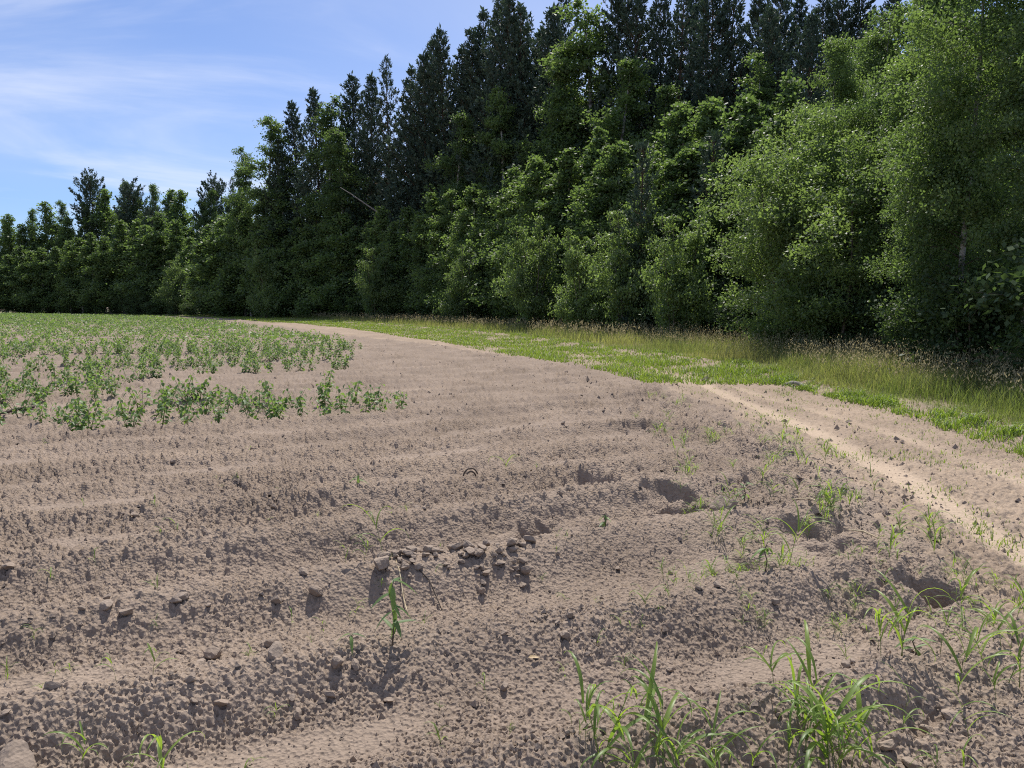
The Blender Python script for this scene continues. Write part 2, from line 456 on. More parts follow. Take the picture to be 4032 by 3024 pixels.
        k = soil * (field * (1 - 0.85 * silt) * (0.80 + 0.45 * perlin(x * 1.7, y * 1.7, 25)) + 0.40 * churn)
        if spacing is not None:
            k = k * (1 + 0.35 * sstep(0.012, 0.05, spacing))
        z = z + np.clip(k, 0, 1.2) * pit + crumb * field * (1 - silt)
        z = z + field * (0.006 * perlin(x * 30, y * 30, 26) + 0.006 * perlin(x * 9, y * 9, 27) * (1 - silt))
    if want:
        return z, dict(field=field, track=track, verge=verge, forest=forest, wheel=wheel, headland=headland, silt=silt, ridge=ridge)
    return z

def gz(x, y):
    return float(ground(np.array([x]), np.array([y]), fine=False)[0])

# ------------------------------------------------------------------ the ground, one sheet cut along its zones
def build_ground():
    # angles from +Y: fine in front, coarse behind
    fine_a = np.linspace(R(-39), R(39), 860)
    coarse = np.linspace(R(39), R(321), 120)[1:-1]
    A = np.concatenate([fine_a, coarse])
    r = [0.3, 0.8, 1.4, 1.9]
    c = 2.2
    while c < 3.2: r.append(c); c += 0.0056
    while c < 260:
        r.append(c); c += 0.0056 * (c / 3.2) ** 1.80
    while c < 2500: r.append(c); c *= 1.35
    r = np.array(r)
    RR, AA = np.meshgrid(r, A, indexing='ij')
    X = RR * np.sin(AA); Y = RR * np.cos(AA)
    sp = np.gradient(r)[:, None] + 0 * AA
    shp = X.shape
    x, y = X.ravel(), Y.ravel()
    z, w = ground(x, y, True, True, sp.ravel())
    V = np.stack([x, y, z], 1)
    nr, na = shp
    i = np.arange(nr - 1)[:, None] * na; j = np.arange(na)[None, :]; k = (np.arange(na)[None, :] + 1) % na
    Q = np.stack([i + j, i + na + j, i + na + k, i + k], -1).reshape(-1, 4)
    Q = Q[:, ::-1]
    cx, cyy = x[Q].mean(1), y[Q].mean(1)
    e = 0.24 * perlin(cx * 0.9, cyy * 0.9, 31) + 0.20 * perlin(cx * 3.1, cyy * 3.1, 32)
    zone = np.zeros(len(Q), int)
    zone[cx + e > XL(cyy)] = 1
    zone[cx + e > XG(cyy)] = 2
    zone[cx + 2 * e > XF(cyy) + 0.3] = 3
    # tan dust on the wheel lines, silt in the furrow bottoms, green tint of the verge
    dust = np.clip(w['wheel'] * 0.8 + 0.2 * w['silt'] + 0.30 * w['track'] * sstep(0, .5, perlin(x * .9, y * .5, 51)), 0, 1)
    pale = sstep(0.1, 0.5, perlin(x * 0.5, y * 0.8, 50)) * 0.3
    edge = sstep(-0.9, 0.1, x - XL(y)) * (0.45 + 0.5 * perlin(x * 1.5, y * 1.5, 53))
    var = np.where(w['field'] > 0.5, np.clip(0.25 * w['silt'] + pale + edge, 0, 1), dust)
    var = np.where(w['verge'] > 0.5, sstep(-0.3, 0.4, perlin(x * 0.8, y * 0.8, 52)), var)
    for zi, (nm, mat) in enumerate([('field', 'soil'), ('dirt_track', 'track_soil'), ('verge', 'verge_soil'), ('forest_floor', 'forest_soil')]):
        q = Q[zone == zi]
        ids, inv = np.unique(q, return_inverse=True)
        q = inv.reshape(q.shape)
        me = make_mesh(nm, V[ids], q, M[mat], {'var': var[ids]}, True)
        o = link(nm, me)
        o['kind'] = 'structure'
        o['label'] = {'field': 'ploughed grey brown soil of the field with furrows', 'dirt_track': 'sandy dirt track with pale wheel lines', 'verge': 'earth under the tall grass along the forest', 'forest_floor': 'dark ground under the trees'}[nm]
build_ground()
print('ground', round(time.time() - T0, 1))

# ------------------------------------------------------------------ leaves and trees
def leaf_quads(P, size, aspect, rng, up=0.35, dirs=None, fold=0.0):
    """diamond shaped leaves at points P"""
    n = len(P)
    d = rng.normal(size=(n, 3))
    if dirs is not None: d = d * 0.6 + dirs
    d /= np.linalg.norm(d, axis=1, keepdims=True) + 1e-9
    nrm = rng.normal(size=(n, 3)); nrm[:, 2] += up * 2
    s = np.cross(d, nrm); s /= np.linalg.norm(s, axis=1, keepdims=True) + 1e-9
    ln = size * rng.uniform(0.7, 1.3, n)[:, None]
    w = ln * aspect * rng.uniform(0.85, 1.15, n)[:, None]
    a = P - d * ln * 0.5; b = P + s * w * 0.5 - d * ln * 0.08; c = P + d * ln * 0.5; e = P - s * w * 0.5 - d * ln * 0.08
    V = np.stack([a, b, c, e], 1).reshape(-1, 3)
    Q = np.arange(4 * n).reshape(n, 4)
    return V, Q

def broadleaf(name, seed, H, Rad, nleaf, leaf, aspect, leafm, barkm, base=0.04, stems=1, droop=0.25, rise=55, env='birch', limbs=None, spread=0.16, lean=0.0, trunk_r=None):
    rng = np.random.default_rng(seed)
    wood = Geo()
    limbP = []; limbL = []
    nl = limbs or int(H * 8)
    for si in range(stems):
        a0 = rng.uniform(0, 6.28); off = 0.0 if stems == 1 else 0.35
        tz = np.linspace(0, 1, 9)
        hh = H * (1.0 if si == 0 else rng.uniform(0.72, 0.95))
        sway = (0.03 * H if stems == 1 else 0.13 * H)
        tx = off * math.cos(a0) + sway * tz ** 1.3 * math.cos(a0) + 0.012 * H * np.sin(tz * 5 + seed) + lean * H * tz
        ty = off * math.sin(a0) + sway * tz ** 1.3 * math.sin(a0) + 0.012 * H * np.cos(tz * 4 + seed)
        TP = np.stack([tx, ty, tz * hh - 0.15 * (1 - tz)], 1)
        r0 = (trunk_r or H * 0.0105) * (1.0 if stems == 1 else 0.65)
        wood.add(*tube(TP, r0 * (1 - tz) ** 0.8 + 0.008, 7), a=0.5, mi=0)
        for li in range(nl // stems):
            zr = base + (0.985 - base) * ((li + rng.uniform()) / (nl // stems)) ** 0.95
            if env == 'birch':
                e = (min(1, (zr - base) / 0.25 + 0.62)) * (1 - zr) ** 0.66 * 1.36
            elif env == 'round':
                e = math.sqrt(max(0.05, 1 - ((zr - 0.48) / 0.56) ** 2))
            elif env == 'tall':
                e = math.sqrt(max(0.03, 1 - ((zr - 0.52) / 0.50) ** 2)) * (0.9 if zr > .6 else 1)
            ll = max(0.22, Rad * e * rng.uniform(0.55, 1.12))
            az = rng.uniform(0, 6.28)
            p0 = np.array([np.interp(zr, tz, TP[:, k]) for k in range(3)])
            el = R(rise * rng.uniform(0.55, 1.1) + (18 if zr > 0.8 else 0))
            d = np.array([math.cos(az) * math.cos(el), math.sin(az) * math.cos(el), math.sin(el)])
            s = np.linspace(0, 1, 5)[:, None]
            pts = p0 + d * ll * s + np.array([0, 0, -droop * ll]) * s ** 2.2 + rng.normal(size=3) * 0.05 * ll * s
            wood.add(*tube(pts, np.linspace(max(0.006, r0 * 0.30 * (1 - zr * 0.7)), 0.004, 5), 4, False), a=0.5, mi=1)
            limbP.append(pts); limbL.append(ll)
    limbP = np.array(limbP); limbL = np.array(limbL)
    pr = limbL ** 1.25; pr /= pr.sum()
    # twig clumps on the limbs, leaves round the clumps
    nclump = max(60, nleaf // 20)
    ci = rng.choice(len(limbL), nclump, p=pr)
    ct = 1 - rng.power(1.5, nclump) * 0 - rng.uniform(0, 1, nclump) ** 1.5 * 0.80
    seg = np.clip((ct * 4).astype(int), 0, 3); fr = (ct * 4 - seg)[:, None]
    cp = limbP[ci, seg] * (1 - fr) + limbP[ci, seg + 1] * fr
    cp = cp + rng.normal(size=cp.shape) * (0.13 * limbL[ci] + 0.05)[:, None] * np.array([1, 1, 0.55])
    cs = spread * rng.uniform(0.6, 1.5, nclump) * (0.6 + 0.4 * limbL[ci] / limbL.mean())
    cvar = rng.normal(0.5, 0.16, nclump)
    k = rng.integers(0, nclump, nleaf)
    P = cp[k] + rng.normal(size=(nleaf, 3)) * cs[k][:, None] * np.array([1, 1, 0.85])
    P[:, 2] = np.maximum(P[:, 2], 0.04)
    V, Q = leaf_quads(P, leaf, aspect, rng, 0.9, np.array([0, 0, -0.3]))
    var = np.repeat(np.clip(cvar[k] + rng.normal(0, 0.15, nleaf), 0, 1), 4)
    cg = make_mesh(name + '_crown', V, Q, M[leafm], {'var': var})
    tg = wood.mesh(name + '_trunk', [M[barkm], M['twig_bark']], True)
    return dict(trunk=tg, crown=cg, H=H, kind=name)

def pine(name, seed, H, Rad, base, top_pow=0.75, tuft=0.54, whorl=0.50, per=5, bushy=1.0):
    rng = np.random.default_rng(seed)
    wood = Geo(); P = []; D = []; S = []
    tz = np.linspace(0, 1, 8)
    TP = np.stack([0.01 * H * np.sin(tz * 4 + seed), 0.01 * H * np.cos(tz * 3 + seed), tz * H - 0.15 * (1 - tz)], 1)
    wood.add(*tube(TP, H * 0.0085 * (1 - tz) ** 0.8 + 0.012, 7))
    z = base * H
    while z < H - 0.25:
        zr = z / H; u = (zr - base) / (1 - base)
        nb = per + rng.integers(-1, 2)
        a0 = rng.uniform(0, 6.28)
        for b in range(max(3, nb)):
            az = a0 + b * 6.28 / nb + rng.normal(0, 0.25)
            ll = Rad * (1 - u) ** top_pow * min(1, 0.5 + 2.2 * u) * rng.uniform(0.5, 1.2) + 0.14
            el = R(6 + 36 * u ** 1.1 + rng.normal(0, 11))
            zj = min(0.985, zr + rng.uniform(-0.5, 0.5) * whorl / H)
            p0 = np.array([np.interp(zj, tz, TP[:, k]) for k in range(3)])
            d = np.array([math.cos(az) * math.cos(el), math.sin(az) * math.cos(el), math.sin(el)])
            s = np.linspace(0, 1, 5)[:, None]
            pts = p0 + d * ll * s + np.array([0, 0, rng.uniform(0.2, 0.5) * ll]) * s ** 2
            wood.add(*tube(pts, np.linspace(0.012 + 0.012 * ll, 0.006, 5), 4, False))
            nt_ = int((3 + 6.5 * ll) * bushy)
            ts = 1 - rng.uniform(0, 1, nt_) ** 1.4 * 0.75
            ts[0] = 1.0
            for q in ts:
                sp = (q * 4); i0 = min(3, int(sp)); f = sp - i0
                p = pts[i0] * (1 - f) + pts[i0 + 1] * f
                lat = np.array([-math.sin(az), math.cos(az), 0]) * rng.normal(0, 0.26 * (1.05 - q) * ll + 0.09)
                dd = d * 0.75 + np.array([0, 0, 0.75]) + 0.6 * lat + rng.normal(size=3) * 0.2
                P.append(p + lat + np.array([0, 0, rng.uniform(-0.02, 0.16)])); D.append(dd / np.linalg.norm(dd)); S.append(tuft * rng.uniform(0.65, 1.2) * (1.12 - 0.42 * u))
        z += whorl * rng.uniform(0.75, 1.2) * (1 if u < .75 else 0.8)
    P.append(TP[-1] - np.array([0, 0, .1])); D.append(np.array([0, 0, 1.0])); S.append(tuft * 1.3)
    P = np.array(P); D = np.array(D); S = np.array(S)
    nq = 7
    n = len(P)
    Pi = np.repeat(P, nq, 0); Di = np.repeat(D, nq, 0); Si = np.repeat(S, nq)
    dd = Di + rng.normal(size=Di.shape) * 0.55; dd /= np.linalg.norm(dd, axis=1, keepdims=True)
    side = np.cross(dd, rng.normal(size=dd.shape)); side /= np.linalg.norm(side, axis=1, keepdims=True)
    along = Di * (Si * rng.uniform(-0.1, 0.75, n * nq))[:, None]
    ln = (Si * rng.uniform(0.45, 0.8, n * nq))[:, None]; w = ln * 0.20
    a = Pi + along; c = a + dd * ln; m = a + dd * ln * 0.45
    V = np.stack([a, m + side * w, c, m - side * w], 1).reshape(-1, 3)
    Q = np.arange(4 * n * nq).reshape(-1, 4)
    var = np.repeat(np.clip(np.repeat(rng.normal(0.45, 0.18, n), nq) + rng.normal(0, 0.12, n * nq), 0, 1), 4)
    return dict(trunk=wood.mesh(name + '_trunk', M['pine_bark'], True), crown=make_mesh(name + '_crown', V, Q, M['pine_needle'], {'var': var}), H=H, kind=name)

PROTO = {}
# slim young birches of the forest edge (seen from 35 to 150 m)
PROTO['young'] = [broadleaf('young_birch', 11 + i, h, r, 16000, 0.17, 0.68, 'birch_leaf', 'birch_bark', base=0.02, droop=0.20, rise=44, spread=0.15) for i, (h, r) in enumerate([(9, 1.7), (9.5, 1.45), (8.5, 1.9)])]
PROTO['near'] = [broadleaf('near_birch', 31 + i, h, r, 66000, 0.088, 0.74, 'birch_leaf', 'birch_bark', base=0.03, droop=0.32, rise=40, spread=0.13, limbs=78, env='tall', trunk_r=0.10) for i, (h, r) in enumerate([(12, 2.4), (13, 2.7)])]
PROTO['midb'] = [broadleaf('edge_birch', 41 + i, h, r, 32000, 0.13, 0.68, 'birch_leaf', 'birch_bark', base=0.02, droop=0.22, rise=44, spread=0.12) for i, (h, r) in enumerate([(9.5, 1.9), (8.5, 2.1), (9.2, 1.7)])]
PROTO['willow'] = [broadleaf('willow', 51 + i, h, r, 52000, 0.105, 0.50, 'willow_leaf', 'twig_bark', base=0.02, stems=5, droop=0.12, rise=40, env='round', spread=0.12, limbs=75) for i, (h, r) in enumerate([(7.2, 2.2), (6.2, 2.1)])]
PROTO['midwillow'] = [broadleaf('willow', 55 + i, h, r, 18000, 0.155, 0.52, 'willow_leaf', 'twig_bark', base=0.02, stems=4, droop=0.15, rise=46, env='birch', spread=0.13, limbs=56) for i, (h, r) in enumerate([(6.0, 1.9)])]
PROTO['tallb'] = [broadleaf('tall_birch', 61 + i, h, r, 24000, 0.20, 0.6, 'birch_leaf', 'birch_bark', base=0.18, droop=0.6, rise=48, env='tall', spread=0.20, limbs=64) for i, (h, r) in enumerate([(20, 2.7), (19, 3.1)])]
PROTO['bush'] = [broadleaf('bush', 71 + i, h, r, 9000, 0.105, 0.6, 'undergrowth', 'twig_bark', base=0.02, stems=4, droop=0.15, rise=38, env='round', spread=0.14, limbs=48) for i, (h, r) in enumerate([(2.4, 1.3), (1.8, 1.1)])]
PROTO['pine'] = [pine('tall_pine', 81, 25, 4.6, 0.10, 0.80), pine('tall_pine', 82, 26, 4.2, 0.16, 0.72), pine('tall_pine', 83, 24, 5.0, 0.10, 0.92), pine('tall_pine', 84, 25, 3.0, 0.42, 0.8, per=4, bushy=0.6)]
PROTO['roundpine'] = [pine('broad_pine', 91, 17, 3.6, 0.30, 0.42, per=6)]
PROTO['youngpine'] = [pine('young_pine', 95, 8, 1.25, 0.06, 0.85, tuft=0.34, whorl=0.36)]
print('trees', round(time.time() - T0, 1))

rnd = random.Random(5)
def plant_tree(kind, X, Y, Hh, label, group, var=None, wide=1.0, rot=None, name=None, cat='tree'):
    pr = PROTO[kind][rnd.randrange(len(PROTO[kind])) if var is None else var]
    k = Hh / pr['H']
    e = link(name or pr['kind'], None, None, (X, Y, gz(X, Y)), (0, 0, rnd.uniform(0, 6.28) if rot is None else rot), (k * wide, k * wide, k))
    e.empty_display_size = 0.3
    link('trunk', pr['trunk'], e)
    link('crown', pr['crown'], e)
    tag(e, label, cat, group)
    return e

PLACED = []
def tree_px(kind, u, v, Y, label, group=None, **kw):
    """a tree whose tip is seen at photo pixel (u, v), standing Y metres out"""
    X, Z = top_at(u, v, Y)
    e = plant_tree(kind, X, Y, Z - gz(X, Y), label, group, **kw)
    PLACED.append((X, Y))
    return e

# --- tall pines of the old forest
G_P = 'tall pines behind the birches'
L_P = 'tall dark pine rising behind the young birches'
for u, v, Y, var in [(1100, 560, 96, 2), (1153, 415, 97, 0), (1236, 365, 96, 0), (1388, 311, 93, 1), (1464, 305, 90, 0), (1524, 240, 88, 3), (1623, 281, 86, 2),
                     (1665, 220, 84, 0), (1742, 130, 82, 1), (1700, 165, 88, 0), (1812, 207, 80, 2), (1864, 128, 79, 0), (1905, 60, 82, 2), (1959, -5, 76, 1), (2000, -20, 74, 0), (2045, 40, 74, 2), (2066, 60, 78, 3),
                     (2178, 43, 72, 0), (2216, -20, 76, 2), (2130, 131, 80, 0), (2441, -60, 64, 1), (2514, -90, 62, 0), (2600, -40, 64, 2), (2690, -70, 60, 3), (2735, -30, 64, 0),
                     (2827, -90, 58, 1), (2905, -60, 58, 2), (2990, -60, 56, 0), (3084, -50, 56, 1), (3150, 10, 58, 0), (3230, -30, 54, 2), (3300, -20, 54, 1), (3385, -30, 52, 0), (3440, 60, 52, 3), (3525, -40, 50, 0), (3640, -120, 50, 2), (3780, -160, 50, 1)]:
    L_P = ('pine at the open end of the tall forest beside the drooping birch' if u < 1260 else 'pointed pine behind the leaning dead trunk' if u < 1600 else 'pine in the pointed cluster next to the slender see-through pine' if u < 1900 else
           'very tall pine in the tight group beside the pale green birch' if u < 2300 else 'tall dark pine behind the small young pine and bright birches' if u < 2850 else 'tall dark pine behind the bluish young pine' if u < 3130 else 'tall dark pine rising behind the big bright willow' if u < 3500 else 'tall dark pine behind the near birches')
    tree_px('pine', u, v, Y + rnd.uniform(-1.5, 1.5), 'slender pine with a bare see-through trunk below a thin pointed top' if (u == 1524) else L_P, None if u == 1524 else 'tall pines: ' + L_P, var=var, wide=rnd.uniform(0.9, 1.12))
# --- tall birches among them
G_TB = 'tall birches among the pines'
for u, v, Y, w in [(1035, 470, 97, 1.15), (975, 590, 100, 1.0), (1280, 392, 92, 1.3), (1340, 520, 88, 1.2), (1785, 452, 74, 1.1), (1962, 348, 70, 1.2), (2075, 560, 68, 1.1), (2330, 5, 64, 1.3), (2260, 190, 66, 1.1), (2440, 235, 58, 1.3), (2590, 340, 56, 1.2), (3020, 230, 50, 1.1), (3390, 140, 40, 1.0)]:
    lab = {1035: 'drooping birch with loose airy crown at the end of the tall forest', 2330: 'pale green birch reaching up between two tall pines'}.get(u, 'tall birch among pines at the open end of the forest' if u < 1500 else 'tall birch in front of the tight group of very tall pines' if u < 2300 else 'tall birch rising behind the bright young birches')
    tree_px('tallb', u, v, Y, lab, None if u in (1035, 2330) else 'tall birches: ' + lab, wide=w)
# --- the far wood to the left
G_FB = 'birches of the lower wood beyond the field'
for u, v, Y in [(-120, 850, 150), (-60, 830, 148), (0, 862, 147), (43, 842, 146), (85, 880, 144), (122, 823, 145), (177, 793, 146), (226, 793, 145), (275, 850, 142), (330, 800, 146), (427, 741, 146), (482, 714, 143), (545, 770, 142), (586, 726, 140), (640, 790, 138), (677, 747, 138), (723, 744, 136), (780, 790, 133), (836, 745, 131), (880, 780, 130), (940, 760, 124), (990, 800, 118)]:
    tree_px('young' if u % 2 else 'tallb', u, v, Y, 'birch in the lower wood at the far end of the bean rows', G_FB, wide=1.1 if u % 2 else 0.8)
for u, v, Y, k in [(357, 708, 148, 'roundpine'), (519, 742, 141, 'roundpine'), (836, 725, 134, 'roundpine'), (915, 708, 130, 'pine'), (955, 718, 128, 'pine'), (600, 830, 128, 'roundpine')]:
    lab = {357: 'lone dark pine standing out above the lower wood', 519: 'broad dark pine in the middle of the lower wood', 836: 'broad pine beside the end of the tall forest', 600: 'dark pine half hidden behind far birches'}.get(u, 'narrow pine tip at the gap beside the tall forest')
    tree_px(k, u, v, Y, lab, 'narrow pine tips' if k == 'pine' else None, wide=0.95 if k == 'roundpine' else 0.8)
G_FF = 'young birches along the far field edge'
for u, v, Y in [(-90, 1000, 141), (-30, 1010, 139), (18, 1000, 138), (75, 965, 138), (110, 985, 137), (165, 975, 136), (215, 970, 134), (268, 945, 133), (318, 935, 132), (366, 915, 130), (415, 930, 128), (470, 866, 127), (531, 860, 126), (585, 885, 124), (635, 833, 122), (690, 865, 120), (735, 930, 117)]:
    tree_px('young', u, v, Y, 'young birch in the dense far row behind the bean crop', G_FF, wide=rnd.uniform(1.35, 1.7))
# --- young birches of the right-hand edge, far to near
G_YB = 'young birches along the grass strip'
for u, v, Y, k in [(830, 880, 106, 'young'), (880, 850, 104, 'young'), (910, 842, 102, 'young'), (958, 805, 100, 'young'), (1010, 850, 98, 'young'), (1060, 835, 96, 'young'), (1114, 781, 94, 'young'), (1165, 850, 92, 'young'), (1215, 880, 89, 'young'), (1278, 860, 87, 'young'), (1352, 836, 84, 'young'), (1400, 890, 82, 'young'),
                   (1455, 870, 80, 'young'), (1510, 812, 78, 'young'), (1560, 870, 76, 'young'), (1608, 812, 74, 'young'), (1655, 830, 72, 'young'), (1712, 757, 70, 'young'), (1779, 745, 67, 'midb'), (1830, 800, 65, 'midb'), (1882, 720, 63, 'midb'), (1935, 750, 61, 'midb'), (1998, 659, 58, 'midb'), (2060, 690, 56, 'midb'),
                   (2133, 610, 53, 'midb'), (2180, 680, 51, 'midb'), (2230, 592, 50, 'midb'), (2331, 496, 50, 'midb'), (2381, 570, 45, 'midb'), (2459, 551, 44, 'midb'), (2590, 640, 40, 'midb'), (2680, 602, 38, 'midb'), (2643, 413, 45, 'midb'), (2716, 413, 43, 'midb'), (2827, 377, 41, 'midb'), (2900, 450, 39, 'midb'), (2974, 367, 37, 'midb'), (2760, 560, 38, 'midb'), (2860, 640, 33, 'midb'), (3040, 480, 34, 'midb'), (3110, 310, 34, 'midb')]:
    lb = ('young birch beside the dark gap in the far trees' if u < 1000 else 'young birch below the drooping birch at the end of the tall forest' if u < 1260 else 'young birch under the leaning dead trunk' if u < 1580 else 'young birch at the foot of the pointed pine cluster' if u < 1900 else
          'young birch below the tight group of very tall pines' if u < 2300 else 'bright young birch beside the small dark young pine' if u < 2700 else 'bright young birch beside the bluish young pine' if u < 2950 else 'bright young birch behind the big willow')
    tree_px(k, u, v, Y, lb, 'young birches: ' + lb, wide=rnd.uniform(1.2, 1.6) if k == 'young' else rnd.uniform(1.15, 1.5))
G_PALE = 'pale rounded willows in the birch row'
for u, v, Y, h in [(1830, 960, 57, 1.0), (2100, 860, 45, 1.0), (2300, 900, 39, 1.0), (2480, 800, 36, 1.0), (1480, 960, 73, 1), (1050, 960, 90, 1), (700, 1010, 112, 1), (2680, 820, 31, 1)]:
    lab = 'silvery leafed willow at the dark gap in the far trees' if u == 700 else 'rounded willow bulging out of the young birch row over the grass'
    tree_px('midwillow', u, v, Y, lab, None if u == 700 else G_PALE, wide=0.85)
tree_px('youngpine', 2533, 585, 36, 'small dark young pine squeezed between bright birches', var=0)
tree_px('youngpine', 2799, 548, 36, 'bluish young pine beside the big bright willow', var=0, wide=1.2)
# --- the big willow and the near birches
tree_px('willow', 3120, 470, 24.0, 'big bright willow leaning out over the grass beside the track', var=0, wide=1.08, rot=0.6)
tree_px('willow', 3330, 600, 21.0, 'broad willow growing between the big bright willow and the near birches', var=1, wide=1.15, rot=2.0)
tree_px('near', 3262, 180, 26, 'pointed birch rising just behind the big bright willow', var=0, wide=0.85)
tree_px('near', 3480, 90, 23, 'leafy birch between the willow and the tallest near birch', var=1, wide=0.9)
tree_px('near', 3640, -60, 19.5, 'tallest near birch hanging over the shaded grass', var=0, wide=0.95)
tree_px('near', 3700, 330, 16.6, 'lower birch in front of the tallest near birch, branches down to the grass', var=1, wide=1.0)
e = tree_px('near', 3900, -380, 15.5, 'near birch with a pale slanting trunk showing through the leaves', var=1, wide=0.95)
tree_px('near', 4150, -300, 13.6, 'birch at the shaded grass with leaves hanging close beside the track', var=0, wide=0.9)
tree_px('near', 4400, -300, 16.0, 'birch behind the one hanging close beside the track', var=1, wide=0.9)
tree_px('near', 3850, -200, 22.0, 'birch deep behind the pale slanting trunk', var=0, wide=0.9)

# --- filling trees inside the wood, kept under the skyline
SK = [(-400, 850), (0, 850), (180, 800), (357, 740), (480, 730), (680, 760), (915, 730), (975, 620), (1030, 500), (1153, 430), (1236, 400), (1388, 330), (1524, 300), (1660, 240), (1864, 150), (1959, 20), (2110, 200), (2178, 60), (2441, -20), (3400, 0), (3600, 0), (5000, -200)]
sku = [a for a, b in SK]; skv = [b for a, b in SK]
rng = np.random.default_rng(77)
nfill = 0
Yf = 16.0
while Yf < 150:
    xe = float(XF(Yf))
    depth = 2.5
    while depth < 34:
        X = xe + depth * (1.1 if Yf < 60 else 1.5) + rng.uniform(-1, 1); Y = Yf + rng.uniform(-1.2, 1.2) + depth * 0.35
        u = 2016 + FPX * X / Y
        ok = -250 < u < 4300 and all((X - a) ** 2 + (Y - b) ** 2 > 2.4 for a, b in PLACED)
        if ok:
            lim = np.interp(u, sku, skv) + 40 + rng.uniform(0, 60)
            _, zl = top_at(u, lim, Y)
            if depth < 9:
                h = min(zl, rng.uniform(6.5, 9.5)); k = 'young'
                tree_px(k, u, 1200 - (h - 1.6) / Y * FPX * 1.02, Y, 'slim birch deeper inside the edge of the wood', 'birches inside the wood', wide=1.3)
            else:
                h = min(zl, rng.uniform(15, 21) if Y < 110 else rng.uniform(11, 15))
                k = 'pine' if Y < 112 else 'tallb'
                if h > 7:
                    X2, Z2 = X, h
                    plant_tree(k, X, Y, h, 'pine deeper in the tall forest, mostly hidden by others' if k == 'pine' else 'birch deeper in the lower wood, mostly hidden by others', 'trees deep inside the wood', wide=1.0)
                    PLACED.append((X, Y))
            nfill += 1
        depth += 3.2 if depth < 9 else 6.5
    Yf += 3.0 + 0.035 * Yf
print('fill', nfill)
# --- bushes at the foot of the trees
Yb = 12.0
while Yb < 145:
    X = float(XF(Yb)) + rng.uniform(-0.3, 1.3); u = 2016 + FPX * X / Yb
    if -150 < u < 4500:
        lb = 'low leafy bush at the foot of the near birches by the shaded grass' if Yb < 20 else 'low leafy bush at the foot of the big willow' if Yb < 30 else 'low leafy bush at the foot of the bright young birches' if Yb < 62 else 'low bush below the leaning dead trunk and pines' if Yb < 98 else 'low bush at the foot of the far row behind the beans'
        plant_tree('bush', X, Yb, rng.uniform(1.3, 2.6) * (1 if Yb < 60 else 1.25), lb, 'bushes: ' + lb, wide=rng.uniform(0.9, 1.4), cat='bush')
    Yb += 1.1 + 0.022 * Yb
# --- a dead trunk leaning in the wood
xa, za = top_at(1340, 738, 80); xb, zb = top_at(1492, 838, 80)
P = np.array([[xa, 80, za], [xa * .7 + xb * .3, 79.8, za * .7 + zb * .3 + .05], [xa * .3 + xb * .7, 80.2, za * .3 + zb * .7], [xb, 80, zb], [xb + 3.2, 81.5, max(0.1, zb - 5)], [xb + 5.0, 83, -0.1]])
g = Geo(); g.add(*tube(P, [0.02, 0.05, 0.07, 0.09, 0.12, 0.14], 7))
tag(link('dead_trunk', g.mesh('dead_trunk', M['dead_wood'], True)), 'bare grey dead trunk leaning slantwise in front of the dark pines', 'dead tree')
print('forest', round(time.time() - T0, 1), len(bpy.data.objects))

# ------------------------------------------------------------------ grass strip
def blades(x, y, h, w, rng, bend=0.35, segs=2, z0=None, var=None):
    """bent tapering blades -> V, Q, T, var"""
    n = len(x)
    z0 = ground(x, y, fine=False) - 0.01 if z0 is None else z0
    az = rng.uniform(0, 6.28, n); b = bend * rng.uniform(0.2, 1.4, n) * h
    dx, dy = np.cos(az), np.sin(az)
    sa = az + rng.uniform(0.8, 2.3, n); sx, sy = np.cos(sa) * w / 2, np.sin(sa) * w / 2
    rows = []
    for k in range(segs):
        t = k / segs
        cx = x + dx * b * t * t; c_y = y + dy * b * t * t; cz = z0 + h * (t - 0.12 * t * t)
        f = 1 - 0.55 * t
        rows.append(np.stack([cx - sx * f, c_y - sy * f, cz], 1)); rows.append(np.stack([cx + sx * f, c_y + sy * f, cz], 1))
    rows.append(np.stack([x + dx * b, y + dy * b, z0 + h * 0.88], 1))
    V = np.stack(rows, 1)
    m = V.shape[1]
    base = (np.arange(n) * m)[:, None]
    Q = np.concatenate([base + np.array([[2 * k, 2 * k + 1, 2 * k + 3, 2 * k + 2]]) for k in range(segs - 1)]) if segs > 1 else np.zeros((0, 4), int)
    T = base + np.array([[2 * segs - 2, 2 * segs - 1, 2 * segs]])
    va = np.clip(rng.normal(0.45, 0.2, n), 0, 1) if var is None else var
    return V.reshape(-1, 3), Q, T, np.repeat(va, m), V[:, -1, :]

def scatter_band(rng, n, y0, y1, lo, hi, power=1.0):
    """points between two X(Y) curves, thinning with distance"""
    t = rng.uniform(0, 1, n) ** power
    y = y0 * (y1 / y0) ** t
    a, b = lo(y), hi(y)
    x = a + (b - a) * rng.uniform(0, 1, n)
    return x, y

